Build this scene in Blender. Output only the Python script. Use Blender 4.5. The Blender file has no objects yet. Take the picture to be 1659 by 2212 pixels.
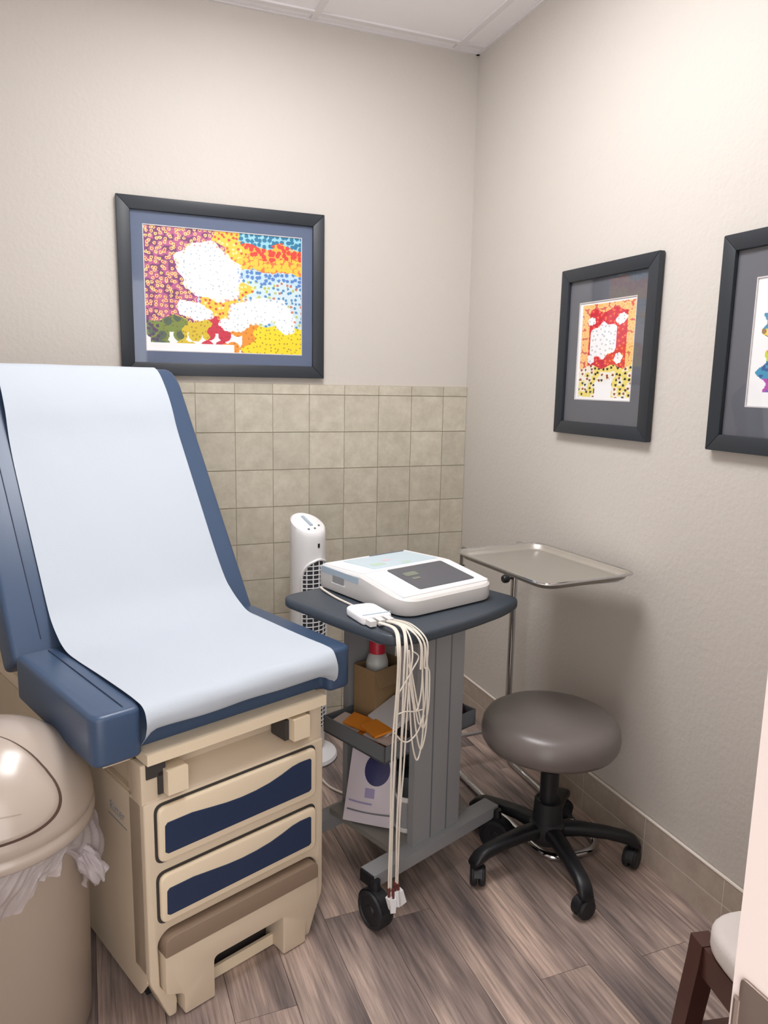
import bpy, bmesh, math, random
from mathutils import Vector, Matrix
random.seed(7)
S = bpy.context.scene
C = S.collection
PI = math.pi

# ------------------------------------------------------------------ camera
FPX, YAW, PIT, ROL = 1615.1, 0.384158, 0.170559, 0.019267
CAM = Vector((-1.55125, -2.91413, 1.44249))
fw = Vector((math.sin(YAW)*math.cos(PIT), math.cos(YAW)*math.cos(PIT), -math.sin(PIT)))
rt = Vector((math.cos(YAW), -math.sin(YAW), 0))
up = rt.cross(fw)
r2 = rt*math.cos(ROL) + up*math.sin(ROL)
u2 = -rt*math.sin(ROL) + up*math.cos(ROL)
cd = bpy.data.cameras.new('camera')
cam = bpy.data.objects.new('camera', cd)
C.objects.link(cam)
M = Matrix((r2, u2, -fw)).transposed().to_4x4()
M.translation = CAM
cam.matrix_world = M
cd.sensor_fit = 'HORIZONTAL'
cd.sensor_width = 36.0
cd.lens = FPX/1659*36.0
cd.clip_start = 0.02
S.camera = cam

# ------------------------------------------------------------------ world, exposure
w = bpy.data.worlds.new('hall_light')
S.world = w
w.use_nodes = True
w.node_tree.nodes['Background'].inputs[0].default_value = (1.0, 0.965, 0.945, 1)
w.node_tree.nodes['Background'].inputs[1].default_value = 1.6
S.view_settings.view_transform = 'Standard'
S.view_settings.look = 'None'
S.view_settings.gamma = 1
S.view_settings.use_curve_mapping = False
S.view_settings.exposure = 0.88
LIGHT_STRENGTH = 11.0
LIGHT_COLOR = (1.0, 0.985, 0.99)

# ------------------------------------------------------------------ helpers
def lin(h):
    if isinstance(h, str):
        h = h.lstrip('#')
        v = [int(h[i:i+2], 16)/255 for i in (0, 2, 4)]
    else:
        v = [x/255 for x in h]
    return tuple((x/12.92 if x <= .04045 else ((x+.055)/1.055)**2.4) for x in v) + (1,)

def nodes(m):
    return m.node_tree.nodes, m.node_tree.links

def mat(name, col, rough=.5, metal=0, spec=.5, bump=None, coat=0, alpha=None, vary=0, sss=0):
    m = bpy.data.materials.new(name)
    m.use_nodes = True
    N, L = nodes(m)
    b = N['Principled BSDF']
    col = lin(col)
    b.inputs['Base Color'].default_value = col
    b.inputs['Roughness'].default_value = rough
    b.inputs['Metallic'].default_value = metal
    b.inputs['Specular IOR Level'].default_value = spec
    b.inputs['Coat Weight'].default_value = coat
    b.inputs['Coat Roughness'].default_value = .15
    tc = N.new('ShaderNodeTexCoord')
    if vary:
        n = N.new('ShaderNodeTexNoise')
        n.inputs['Scale'].default_value = 9
        n.inputs['Detail'].default_value = 5
        L.new(tc.outputs['Object'], n.inputs['Vector'])
        mx = N.new('ShaderNodeMix'); mx.data_type = 'RGBA'
        mx.inputs[6].default_value = tuple(c*(1-vary) for c in col[:3]) + (1,)
        mx.inputs[7].default_value = tuple(min(1, c*(1+vary)) for c in col[:3]) + (1,)
        L.new(n.outputs['Fac'], mx.inputs[0])
        L.new(mx.outputs[2], b.inputs['Base Color'])
    if bump:
        sc, st, ds = bump
        n = N.new('ShaderNodeTexNoise')
        n.inputs['Scale'].default_value = sc
        n.inputs['Detail'].default_value = 3
        L.new(tc.outputs['Object'], n.inputs['Vector'])
        bp = N.new('ShaderNodeBump')
        bp.inputs['Strength'].default_value = st
        bp.inputs['Distance'].default_value = ds
        L.new(n.outputs['Fac'], bp.inputs['Height'])
        L.new(bp.outputs['Normal'], b.inputs['Normal'])
    if alpha is not None:
        b.inputs['Alpha'].default_value = alpha
    return m

def mesh_obj(name, bm, m, parent=None, smooth=True, angle=35):
    bmesh.ops.recalc_face_normals(bm, faces=bm.faces)
    me = bpy.data.meshes.new(name)
    bm.to_mesh(me)
    bm.free()
    me.materials.append(m)
    if smooth:
        for p in me.polygons:
            p.use_smooth = True
        me.set_sharp_from_angle(angle=math.radians(angle))
    o = bpy.data.objects.new(name, me)
    C.objects.link(o)
    if parent:
        o.parent = parent
    return o

def tag(o, label, cat, group=None):
    o['label'] = label
    o['category'] = cat
    if group:
        o['group'] = group
    return o

def thing(name, label, cat, loc=(0, 0, 0), rotz=0, group=None):
    o = bpy.data.objects.new(name, None)
    o.empty_display_size = .05
    C.objects.link(o)
    o.location = loc
    o.rotation_euler = (0, 0, rotz)
    return tag(o, label, cat, group)

def struct(name, bm, m, parent=None, smooth=False):
    o = mesh_obj(name, bm, m, parent, smooth)
    if not parent:
        o['kind'] = 'structure'
    return o

def BM():
    return bmesh.new()

def bevel(bm, off, seg=2, edges=None, ang=30):
    if edges is None:
        edges = [e for e in bm.edges if len(e.link_faces) == 2 and e.calc_face_angle(0) > math.radians(ang)]
    bmesh.ops.bevel(bm, geom=edges, offset=off, segments=seg, profile=.5, affect='EDGES', clamp_overlap=True)

def add_box(bm, x0, x1, y0, y1, z0, z1, mtx=None, bev=0, seg=2):
    t = bmesh.new()
    vs = [t.verts.new((x, y, z)) for z in (z0, z1) for y in (y0, y1) for x in (x0, x1)]
    for f in ((0, 2, 3, 1), (4, 5, 7, 6), (0, 1, 5, 4), (2, 6, 7, 3), (0, 4, 6, 2), (1, 3, 7, 5)):
        t.faces.new([vs[i] for i in f])
    if bev:
        bevel(t, bev, seg)
    join(bm, t, mtx)

def join(bm, t, mtx=None):
    if mtx is not None:
        bmesh.ops.transform(t, matrix=mtx, verts=t.verts)
    mp = {}
    for v in t.verts:
        mp[v] = bm.verts.new(v.co)
    for f in t.faces:
        try:
            bm.faces.new([mp[v] for v in f.verts])
        except ValueError:
            pass
    t.free()

def box(*a, bev=0, seg=2, mtx=None):
    b = BM()
    add_box(b, *a, mtx=mtx, bev=bev, seg=seg)
    return b

def rounded(pts, r, n=5):
    out = []
    k = len(pts)
    for i in range(k):
        p, a, b = Vector(pts[i][:2]), Vector(pts[i-1][:2]), Vector(pts[(i+1) % k][:2])
        rr = pts[i][2] if len(pts[i]) > 2 else r
        if rr <= 0:
            out.append(p); continue
        da, db = (a-p), (b-p)
        l = min(rr, da.length*.48, db.length*.48)
        s, e = p+da.normalized()*l, p+db.normalized()*l
        for j in range(n+1):
            t = j/n
            out.append(s*(1-t)**2 + p*2*t*(1-t) + e*t*t)
    return out

# plane: 'xy' extrude z, 'xz' extrude y, 'yz' extrude x
def add_prism(bm, pts, a0, a1, plane='xy', bev=0, seg=2, mtx=None, ang=30):
    t = bmesh.new()
    def P(p, a):
        return {'xy': (p[0], p[1], a), 'xz': (p[0], a, p[1]), 'yz': (a, p[0], p[1])}[plane]
    lo = [t.verts.new(P(p, a0)) for p in pts]
    hi = [t.verts.new(P(p, a1)) for p in pts]
    n = len(pts)
    t.faces.new(lo[::-1]); t.faces.new(hi)
    for i in range(n):
        t.faces.new((lo[i], lo[(i+1) % n], hi[(i+1) % n], hi[i]))
    bmesh.ops.recalc_face_normals(t, faces=t.faces)
    if bev:
        if ang is None:
            bevel(t, bev, seg)
        else:
            bevel(t, bev, seg, ang=ang)
    join(bm, t, mtx)

def prism(*a, **k):
    b = BM()
    add_prism(b, *a, **k)
    return b

def add_lathe(bm, prof, n=32, mtx=None, closed=False, arc=None):
    t = bmesh.new()
    rings = []
    full = arc is None
    a0, a1 = (0, 2*PI) if full else arc
    cnt = n if full else n+1
    for r, z in prof:
        if r < 1e-6:
            rings.append([t.verts.new((0, 0, z))])
        else:
            rings.append([t.verts.new((r*math.cos(a0+(a1-a0)*i/n), r*math.sin(a0+(a1-a0)*i/n), z)) for i in range(cnt)])
    prs = list(zip(rings, rings[1:]))
    if closed:
        prs.append((rings[-1], rings[0]))
    for A, B in prs:
        for i in range(n):
            j = (i+1) % cnt
            if len(A) == 1 and len(B) == 1:
                continue
            if len(A) == 1:
                t.faces.new((A[0], B[i], B[j]))
            elif len(B) == 1:
                t.faces.new((A[i], A[j], B[0]))
            else:
                t.faces.new((A[i], A[j], B[j], B[i]))
    join(bm, t, mtx)

def lathe(*a, **k):
    b = BM()
    add_lathe(b, *a, **k)
    return b

def spline(pts, n=8):
    pts = [Vector(p) for p in pts]
    out = []
    for i in range(len(pts)-1):
        p0 = pts[max(i-1, 0)]; p1 = pts[i]; p2 = pts[i+1]; p3 = pts[min(i+2, len(pts)-1)]
        for j in range(n):
            t = j/n
            out.append(.5*((2*p1)+(p2-p0)*t+(2*p0-5*p1+4*p2-p3)*t*t+(3*p1-p0-3*p2+p3)*t**3))
    out.append(pts[-1])
    return out

def fillet3(pts, r, n=6, closed=False):
    pts = [Vector(p) for p in pts]
    out = []
    k = len(pts)
    for i in range(k):
        if not closed and i in (0, k-1):
            out.append(pts[i]); continue
        p, a, b = pts[i], pts[i-1], pts[(i+1) % k]
        l = min(r, (a-p).length*.49, (b-p).length*.49)
        s, e = p+(a-p).normalized()*l, p+(b-p).normalized()*l
        for j in range(n+1):
            t = j/n
            out.append(s*(1-t)**2+p*2*t*(1-t)+e*t*t)
    return out

def add_tube(bm, pts, r, n=8, closed=False):
    pts = [Vector(p) for p in pts]
    k = len(pts)
    rad = r if isinstance(r, (list, tuple)) else [r]*k
    prev = None
    rings = []
    for i in range(k):
        if closed:
            d = pts[(i+1) % k]-pts[i-1]
        else:
            d = pts[min(i+1, k-1)]-pts[max(i-1, 0)]
        d.normalize()
        if prev is None:
            a = Vector((0, 0, 1)) if abs(d.z) < .9 else Vector((1, 0, 0))
            x = d.cross(a).normalized()
        else:
            x = (prev-d*prev.dot(d)).normalized()
        prev = x
        y = d.cross(x)
        rings.append([bm.verts.new(pts[i]+(x*math.cos(2*PI*j/n)+y*math.sin(2*PI*j/n))*rad[i]) for j in range(n)])
    prs = list(zip(rings, rings[1:]))
    for A, B in prs:
        for j in range(n):
            bm.faces.new((A[j], A[(j+1) % n], B[(j+1) % n], B[j]))
    if closed:
        A, B = rings[-1], rings[0]
        off = min(range(n), key=lambda o: (A[0].co-B[o].co).length)
        for j in range(n):
            bm.faces.new((A[j], A[(j+1) % n], B[(j+1+off) % n], B[(j+off) % n]))
    else:
        bm.faces.new(rings[0][::-1]); bm.faces.new(rings[-1])

def tube(pts, r, n=8, closed=False):
    b = BM()
    add_tube(b, pts, r, n, closed)
    return b

def add_grid(bm, fn, nu, nv):
    g = [[bm.verts.new(fn(i/nu, j/nv)) for i in range(nu+1)] for j in range(nv+1)]
    for j in range(nv):
        for i in range(nu):
            bm.faces.new((g[j][i], g[j][i+1], g[j+1][i+1], g[j+1][i]))

def sheet(fn, nu, nv, thick=0):
    b = BM()
    add_grid(b, fn, nu, nv)
    if thick:
        bmesh.ops.recalc_face_normals(b, faces=b.faces)
        bmesh.ops.solidify(b, geom=b.faces[:], thickness=thick)
    return b

def text_obj(name, s, size, m, parent, mtx, ext=.0005):
    cu = bpy.data.curves.new(name, 'FONT')
    cu.body = s
    cu.size = size
    cu.extrude = ext
    cu.align_x = 'CENTER'; cu.align_y = 'CENTER'
    o = bpy.data.objects.new(name, cu)
    C.objects.link(o)
    dg = bpy.context.evaluated_depsgraph_get()
    me = bpy.data.meshes.new_from_object(o.evaluated_get(dg))
    bpy.data.objects.remove(o)
    me.transform(mtx)
    me.materials.clear(); me.materials.append(m)
    o = bpy.data.objects.new(name, me)
    C.objects.link(o)
    o.parent = parent
    return o

Rz = lambda a: Matrix.Rotation(a, 4, 'Z')
Rx = lambda a: Matrix.Rotation(a, 4, 'X')
Ry = lambda a: Matrix.Rotation(a, 4, 'Y')
Tr = lambda *p: Matrix.Translation(Vector(p))

# ------------------------------------------------------------------ materials
def wall_mat():
    m = mat('orange_peel_paint', (204, 198, 191), .62, spec=.3)
    N, L = nodes(m)
    b = N['Principled BSDF']
    tc = N['Texture Coordinate']
    n = N.new('ShaderNodeTexNoise'); n.inputs['Scale'].default_value = 70; n.inputs['Detail'].default_value = 2
    n2 = N.new('ShaderNodeTexNoise'); n2.inputs['Scale'].default_value = 28; n2.inputs['Detail'].default_value = 2
    L.new(tc.outputs['Object'], n.inputs['Vector']); L.new(tc.outputs['Object'], n2.inputs['Vector'])
    a = N.new('ShaderNodeMath'); a.operation = 'ADD'
    L.new(n.outputs['Fac'], a.inputs[0]); L.new(n2.outputs['Fac'], a.inputs[1])
    bp = N.new('ShaderNodeBump'); bp.inputs['Strength'].default_value = .3; bp.inputs['Distance'].default_value = .004
    L.new(a.outputs[0], bp.inputs['Height']); L.new(bp.outputs['Normal'], b.inputs['Normal'])
    return m

def plank_mat():
    m = mat('grey_wood_vinyl', (120, 105, 103), .42, spec=.4)
    N, L = nodes(m)
    b = N['Principled BSDF']
    tc = N['Texture Coordinate']
    oi = N.new('ShaderNodeObjectInfo')
    mp = N.new('ShaderNodeMapping')
    mul = N.new('ShaderNodeVectorMath'); mul.operation = 'SCALE'
    cb = N.new('ShaderNodeCombineXYZ')
    L.new(oi.outputs['Random'], cb.inputs[0]); L.new(oi.outputs['Random'], cb.inputs[1]); L.new(oi.outputs['Random'], cb.inputs[2])
    L.new(cb.outputs[0], mul.inputs[0]); mul.inputs['Scale'].default_value = 37
    L.new(tc.outputs['Object'], mp.inputs['Vector']); L.new(mul.outputs[0], mp.inputs['Location'])
    def nz(scale, sx, sy, det):
        q = N.new('ShaderNodeMapping'); q.inputs['Scale'].default_value = (sx, sy, 1)
        L.new(mp.outputs[0], q.inputs['Vector'])
        n = N.new('ShaderNodeTexNoise'); n.inputs['Scale'].default_value = scale; n.inputs['Detail'].default_value = det
        n.inputs['Roughness'].default_value = .62
        L.new(q.outputs[0], n.inputs['Vector'])
        return n
    big = nz(1, 9, 1.6, 3)
    fine = nz(1, 120, 5, 5)
    r1 = N.new('ShaderNodeValToRGB')
    e = r1.color_ramp.elements
    e[0].position = .3; e[0].color = lin((110, 103, 104))
    e[1].position = .72; e[1].color = lin((222, 202, 190))
    k = e.new(.5); k.color = lin((166, 151, 146))
    L.new(big.outputs['Fac'], r1.inputs[0])
    r2_ = N.new('ShaderNodeValToRGB')
    e = r2_.color_ramp.elements
    e[0].position = .34; e[0].color = (.42, .40, .40, 1)
    e[1].position = .66; e[1].color = (1.15, 1.12, 1.1, 1)
    L.new(fine.outputs['Fac'], r2_.inputs[0])
    mx = N.new('ShaderNodeMix'); mx.data_type = 'RGBA'; mx.blend_type = 'MULTIPLY'; mx.inputs[0].default_value = .8
    L.new(r1.outputs[0], mx.inputs[6]); L.new(r2_.outputs[0], mx.inputs[7])
    # tone of each plank
    r3 = N.new('ShaderNodeValToRGB')
    e = r3.color_ramp.elements
    e[0].color = (.62, .61, .62, 1); e[1].color = (1.28, 1.2, 1.12, 1)
    L.new(oi.outputs['Random'], r3.inputs[0])
    m2 = N.new('ShaderNodeMix'); m2.data_type = 'RGBA'; m2.blend_type = 'MULTIPLY'; m2.inputs[0].default_value = .8
    L.new(mx.outputs[2], m2.inputs[6]); L.new(r3.outputs[0], m2.inputs[7])
    L.new(m2.outputs[2], b.inputs['Base Color'])
    bp = N.new('ShaderNodeBump'); bp.inputs['Strength'].default_value = .12; bp.inputs['Distance'].default_value = .001
    L.new(fine.outputs['Fac'], bp.inputs['Height']); L.new(bp.outputs['Normal'], b.inputs['Normal'])
    return m

def tile_mat(name, c0, c1, rough=.45):
    m = mat(name, c0, rough, spec=.4)
    N, L = nodes(m)
    b = N['Principled BSDF']
    tc = N['Texture Coordinate']; oi = N.new('ShaderNodeObjectInfo')
    ad = N.new('ShaderNodeVectorMath'); ad.operation = 'ADD'
    sc = N.new('ShaderNodeMath'); sc.operation = 'MULTIPLY'; sc.inputs[1].default_value = 50
    L.new(oi.outputs['Random'], sc.inputs[0]); L.new(tc.outputs['Object'], ad.inputs[0]); L.new(sc.outputs[0], ad.inputs[1])
    n = N.new('ShaderNodeTexNoise'); n.inputs['Scale'].default_value = 18; n.inputs['Detail'].default_value = 8
    n.inputs['Roughness'].default_value = .7
    L.new(ad.outputs[0], n.inputs['Vector'])
    r = N.new('ShaderNodeValToRGB')
    e = r.color_ramp.elements
    e[0].position = .33; e[0].color = lin(c0); e[1].position = .68; e[1].color = lin(c1)
    L.new(n.outputs['Fac'], r.inputs[0])
    m2 = N.new('ShaderNodeMix'); m2.data_type = 'RGBA'; m2.blend_type = 'MULTIPLY'; m2.inputs[0].default_value = 1
    r3 = N.new('ShaderNodeValToRGB')
    e = r3.color_ramp.elements
    e[0].color = (.92, .92, .9, 1); e[1].color = (1.05, 1.04, 1.03, 1)
    L.new(oi.outputs['Random'], r3.inputs[0])
    L.new(r.outputs[0], m2.inputs[6]); L.new(r3.outputs[0], m2.inputs[7])
    L.new(m2.outputs[2], b.inputs['Base Color'])
    bp = N.new('ShaderNodeBump'); bp.inputs['Strength'].default_value = .25; bp.inputs['Distance'].default_value = .002
    L.new(n.outputs['Fac'], bp.inputs['Height']); L.new(bp.outputs['Normal'], b.inputs['Normal'])
    return m

def glass_mat():
    m = bpy.data.materials.new('picture_glass'); m.use_nodes = True
    N, L = nodes(m); N.clear()
    o = N.new('ShaderNodeOutputMaterial'); mx = N.new('ShaderNodeMixShader')
    t = N.new('ShaderNodeBsdfTransparent'); g = N.new('ShaderNodeBsdfGlossy'); g.inputs['Roughness'].default_value = .03
    lw = N.new('ShaderNodeLayerWeight'); lw.inputs['Blend'].default_value = .5
    pw = N.new('ShaderNodeMath'); pw.operation = 'POWER'; pw.inputs[1].default_value = 4
    ma = N.new('ShaderNodeMath'); ma.operation = 'MULTIPLY_ADD'; ma.inputs[1].default_value = .5; ma.inputs[2].default_value = .03
    L.new(lw.outputs['Facing'], pw.inputs[0]); L.new(pw.outputs[0], ma.inputs[0])
    L.new(ma.outputs[0], mx.inputs[0]); L.new(t.outputs[0], mx.inputs[1]); L.new(g.outputs[0], mx.inputs[2]); L.new(mx.outputs[0], o.inputs[0])
    return m

def bag_mat():
    m = bpy.data.materials.new('clear_plastic_liner'); m.use_nodes = True
    N, L = nodes(m); N.clear()
    o = N.new('ShaderNodeOutputMaterial'); mx = N.new('ShaderNodeMixShader'); mx.inputs[0].default_value = .42
    t = N.new('ShaderNodeBsdfTransparent'); t.inputs[0].default_value = (.93, .92, .93, 1)
    p = N.new('ShaderNodeBsdfPrincipled'); p.inputs['Base Color'].default_value = lin((206, 196, 198)); p.inputs['Roughness'].default_value = .28
    p.inputs['Transmission Weight'].default_value = 0
    L.new(t.outputs[0], mx.inputs[1]); L.new(p.outputs[0], mx.inputs[2]); L.new(mx.outputs[0], o.inputs[0])
    return m

def paint_mat(name):
    m = bpy.data.materials.new(name); m.use_nodes = True
    N, L = nodes(m)
    a = N.new('ShaderNodeVertexColor'); a.layer_name = 'print'
    L.new(a.outputs[0], N['Principled BSDF'].inputs['Base Color'])
    N['Principled BSDF'].inputs['Roughness'].default_value = .5
    return m

def lamp_mat():
    m = bpy.data.materials.new('lit_diffuser'); m.use_nodes = True
    N, L = nodes(m); N.clear()
    o = N.new('ShaderNodeOutputMaterial'); e = N.new('ShaderNodeEmission')
    e.inputs[0].default_value = LIGHT_COLOR + (1,); e.inputs[1].default_value = LIGHT_STRENGTH
    L.new(e.outputs[0], o.inputs[0])
    return m

MW = wall_mat()
MPLANK = plank_mat()
MTILE = tile_mat('wall_tile', (183, 176, 160), (207, 201, 186))
MTILE2 = tile_mat('base_tile', (172, 158, 146), (194, 181, 168))
MGROUT = mat('grout', (176, 166, 146), .85, bump=(200, .2, .002))
MGROUT2 = mat('light_grout', (226, 216, 206), .8)
MCEIL = mat('ceiling_tile_white', (250, 247, 249), .9, bump=(160, .25, .002))
MGRID = mat('ceiling_grid_white', (236, 232, 234), .5)
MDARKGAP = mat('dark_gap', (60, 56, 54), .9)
MJAMB = mat('door_frame_paint', (246, 233, 229), .35, bump=(60, .05, .001))
MPLATE = mat('satin_nickel', (160, 146, 138), .38, .85, bump=(140, .1, .0006))
MNAVY = mat('navy_vinyl', (62, 81, 109), .34, spec=.45, bump=(220, .12, .0008), vary=.06)
MSEAM = mat('navy_thread', (40, 54, 80), .6)
MPAPER = mat('table_paper', (190, 198, 208), .85, spec=.2, bump=(260, .25, .0012))
MBEIGE = mat('beige_cabinet', (212, 195, 172), .42, spec=.45, vary=.03)
MBEIGE2 = mat('cream_drawer', (228, 211, 184), .38, spec=.45)
MINSET = mat('navy_inset', (30, 47, 78), .5)
MTREAD = mat('taupe_rubber', (138, 118, 100), .55, bump=(300, .1, .0008))
MBLACK = mat('black_plastic', (22, 23, 28), .42)
MBLACK2 = mat('black_rubber', (30, 31, 35), .55)
MSLATE = mat('slate_cart_top', (58, 66, 76), .45, bump=(300, .12, .0006))
MGREY = mat('cart_grey', (146, 147, 149), .45, vary=.03)
MGREYD = mat('cart_dark_grey', (106, 109, 114), .5)
MWHITE = mat('white_plastic', (238, 238, 240), .35)
MWHITE2 = mat('offwhite_plastic', (222, 219, 217), .4)
MBLUEP = mat('pale_blue_panel', (196, 214, 224), .35)
MBLUES = mat('steel_blue_side', (168, 184, 198), .4)
MSCREEN = mat('dark_screen', (84, 86, 94), .12)
MCABLE = mat('cream_cable', (226, 218, 206), .45)
MCHROME = mat('chrome', (205, 205, 208), .12, 1.0)
MSTEEL = mat('brushed_steel', (196, 192, 184), .38, .85, bump=(90, .06, .0005))
MSEAT = mat('taupe_vinyl', (112, 104, 101), .33, spec=.5, bump=(240, .1, .0006))
MWOOD = mat('dark_walnut', (74, 44, 38), .3, spec=.5, vary=.3)
MCUSH = mat('cream_upholstery', (214, 206, 202), .85, bump=(260, .4, .0015), vary=.05)
MBIN = mat('beige_bin', (162, 147, 133), .38, spec=.5)
MLID = mat('pearl_beige_lid', (180, 166, 154), .25, spec=.6, coat=.3)
MBAG = bag_mat()
MFRAME = mat('charcoal_frame', (41, 46, 53), .45)
MMAT = mat('slate_mat_board', (92, 106, 134), .7)
MMAT2 = mat('grey_mat_board', (96, 98, 106), .7)
MGLASS = glass_mat()
MPRINT = paint_mat('art_print')
MCARD = mat('brown_cardboard', (150, 122, 88), .8, vary=.15)
MORANGE = mat('orange_pack', (232, 140, 40), .4, vary=.2)
MPINKW = mat('pale_pack', (222, 205, 196), .5)
MSHEET = mat('white_sheet', (214, 210, 210), .6)
MRED = mat('red_cap', (196, 40, 60), .4)
MCLEAR = mat('frosted_bottle', (196, 196, 192), .35)
MNAVYD = mat('deep_navy', (24, 30, 62), .5)
MBLUE = mat('royal_blue_print', (24, 24, 84), .5)
MMAROON = mat('maroon_cloth', (62, 34, 44), .8)
MBROWN = mat('brown_grip', (104, 48, 40), .5)
MLIP = mat('olive_shelf', (128, 124, 118), .5)

# ------------------------------------------------------------------ room
XL, YF, H = -2.60, -2.547, 2.75
struct('floor', box(XL-.15, .15, -3.4, .15, -.08, -.006), MDARKGAP)
floor = bpy.data.objects['floor']
PW = .145
xs = -.42
col = 0
x = xs + PW*3
edges = []
while x > XL:
    edges.append(x); x -= PW
rnd = random.Random(3)
known = {-1.145: -1.425, -.42: -1.563}
PL = 1.16
for i, xe in enumerate(edges):
    x1, x0 = min(xe, 0), max(xe-PW, XL)
    if x1-x0 < .01:
        continue
    y0 = None
    for k, v in known.items():
        if abs(k-xe) < .02:
            y0 = v
    if y0 is None:
        y0 = -rnd.uniform(0, PL)
        while abs((y0+1.5) % PL) < .12:
            y0 = -rnd.uniform(0, PL)
    while y0 < 0:
        y0 += PL
    y = y0
    while y > -3.3:
        ya, yb = max(y-PL, -3.3), min(y, 0)
        if yb-ya > .02:
            b = box(-(x1-x0)/2+.0006, (x1-x0)/2-.0006, -(yb-ya)/2+.0006, (yb-ya)/2-.0006, -.006, 0, bev=.0008, seg=1)
            o = struct('floor_plank', b, MPLANK, floor)
            o.location = ((x0+x1)/2, (ya+yb)/2, 0)
        y -= PL

wall_back = struct('wall_back', box(XL-.15, .15, 0, .15, 0, 3.0), MW)
wall_right = struct('wall_right', box(0, .15, -3.4, 0, 0, 3.0), MW)
struct('wall_left', box(XL-.15, XL, -3.4, 0, 0, 3.0), MW)
JX0, JX1 = -1.97, -1.10      # door opening
b = BM()
add_box(b, XL, JX0-.02, YF-.12, YF, 0, H)
add_box(b, JX1+.02, 0, YF-.12, YF, 0, H)
add_box(b, JX0-.02, JX1+.02, YF-.12, YF, 2.12, H)
struct('wall_front', b, MW)

# door frame (jambs and head) with the strike plate
b = BM()
add_box(b, JX1, JX1+.02, YF-.125, YF+.004, 0, 2.12, bev=.002)
add_box(b, JX0-.02, JX0, YF-.125, YF+.004, 0, 2.12, bev=.002)
add_box(b, JX0, JX1, YF-.125, YF+.004, 2.10, 2.12, bev=.002)
add_box(b, JX1-.012, JX1, YF-.125, YF-.075, 0, 2.10, bev=.002)
door = struct('door_1', b, MJAMB, smooth=True)
b = BM()
add_prism(b, rounded([(YF-.066, .85), (YF-.004, .85), (YF-.004, 1.0), (YF-.066, 1.0)], .006), JX1-.0025, JX1+.004, 'yz', bev=.0006)
add_tube(b, [(JX1-.001, YF-.003, .87), (JX1-.001, YF-.003, .98)], .0035, 8)
pl = mesh_obj('strike_plate', b, MPLATE, door)
b = BM()
add_prism(b, rounded([(YF-.048, .905), (YF-.026, .905), (YF-.026, .972), (YF-.048, .972)], .004), JX1-.0032, JX1-.002, 'yz')
mesh_obj('latch_hole', b, MDARKGAP, pl)
for zz in (.987, .865):
    mesh_obj('screw', lathe([(0, 0), (.004, 0), (.0035, .0012), (0, .0012)], 12, Tr(JX1-.0025, YF-.037, zz) @ Ry(-PI/2)), MSTEEL, pl)

# ceiling: slab, grid, panels
ceil = struct('ceiling', box(XL-.15, .15, -3.4, .15, H+.03, H+.12), MDARKGAP)
GP = .585
gx = [0, -.112] + [-.112-.0-GP*i for i in range(1, 5)] + [XL]
gy = [0, -.066] + [-.066-GP*i for i in range(1, 5)] + [YF]
LIGHTCELLS = {(2, 2), (2, 3)}
for i in range(len(gx)-1):
    for j in range(len(gy)-1):
        if (i, j) in LIGHTCELLS:
            continue
        x1, x0, y1, y0 = gx[i], gx[i+1], gy[j], gy[j+1]
        if x1-x0 < .02 or y1-y0 < .02:
            continue
        b = box(-(x1-x0)/2+.012, (x1-x0)/2-.012, -(y1-y0)/2+.012, (y1-y0)/2-.012, 0, .02, bev=.002, seg=1)
        o = struct('ceiling_panel', b, MCEIL, ceil)
        o.location = ((x0+x1)/2, (y0+y1)/2, H+.007)
for xx in gx[1:-1]:
    struct('ceiling_grid_bar', box(xx-.0115, xx+.0115, YF, 0, H, H+.030), MGRID, ceil)
for yy in gy[1:-1]:
    for i in range(len(gx)-1):
        if yy == gy[3] and i == 2:
            continue
        struct('ceiling_grid_bar', box(gx[i+1]+.0115, gx[i]-.0115, yy-.0115, yy+.0115, H, H+.030), MGRID, ceil)
for n_, bb in (('x', box(XL, 0, -.014, 0, H-.001, H+.03)), ('y', box(-.014, 0, YF, 0, H-.001, H+.03)), ('f', box(XL, 0, YF, YF+.014, H-.001, H+.03)), ('l', box(XL, XL+.014, YF, 0, H-.001, H+.03))):
    struct('ceiling_edge_angle', bb, MGRID, ceil)
# recessed lamp in the two open cells
lx0, lx1, ly0, ly1 = gx[3]+.012, gx[2]-.012, gy[4]+.012, gy[2]-.012
lamp = thing('ceiling_light', 'recessed white rectangular ceiling light panel over the middle of the room', 'ceiling light', ((lx0+lx1)/2, (ly0+ly1)/2, H))
hx, hy = (lx1-lx0)/2, (ly1-ly0)/2
b = BM()
add_box(b, -hx, hx, -hy, -hy+.02, 0, .029)
add_box(b, -hx, hx, hy-.02, hy, 0, .029)
add_box(b, -hx, -hx+.02, -hy+.02, hy-.02, 0, .029)
add_box(b, hx-.02, hx, -hy+.02, hy-.02, 0, .029)
mesh_obj('light_frame', b, MGRID, lamp)
mesh_obj('diffuser', box(-hx+.035, hx-.035, -hy+.035, hy-.035, -.034, .014, bev=.008), lamp_mat(), lamp)
mesh_obj('lamp_tray', box(-hx+.02, hx-.02, -hy+.02, hy-.02, .012, .020), MGRID, lamp)

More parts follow.
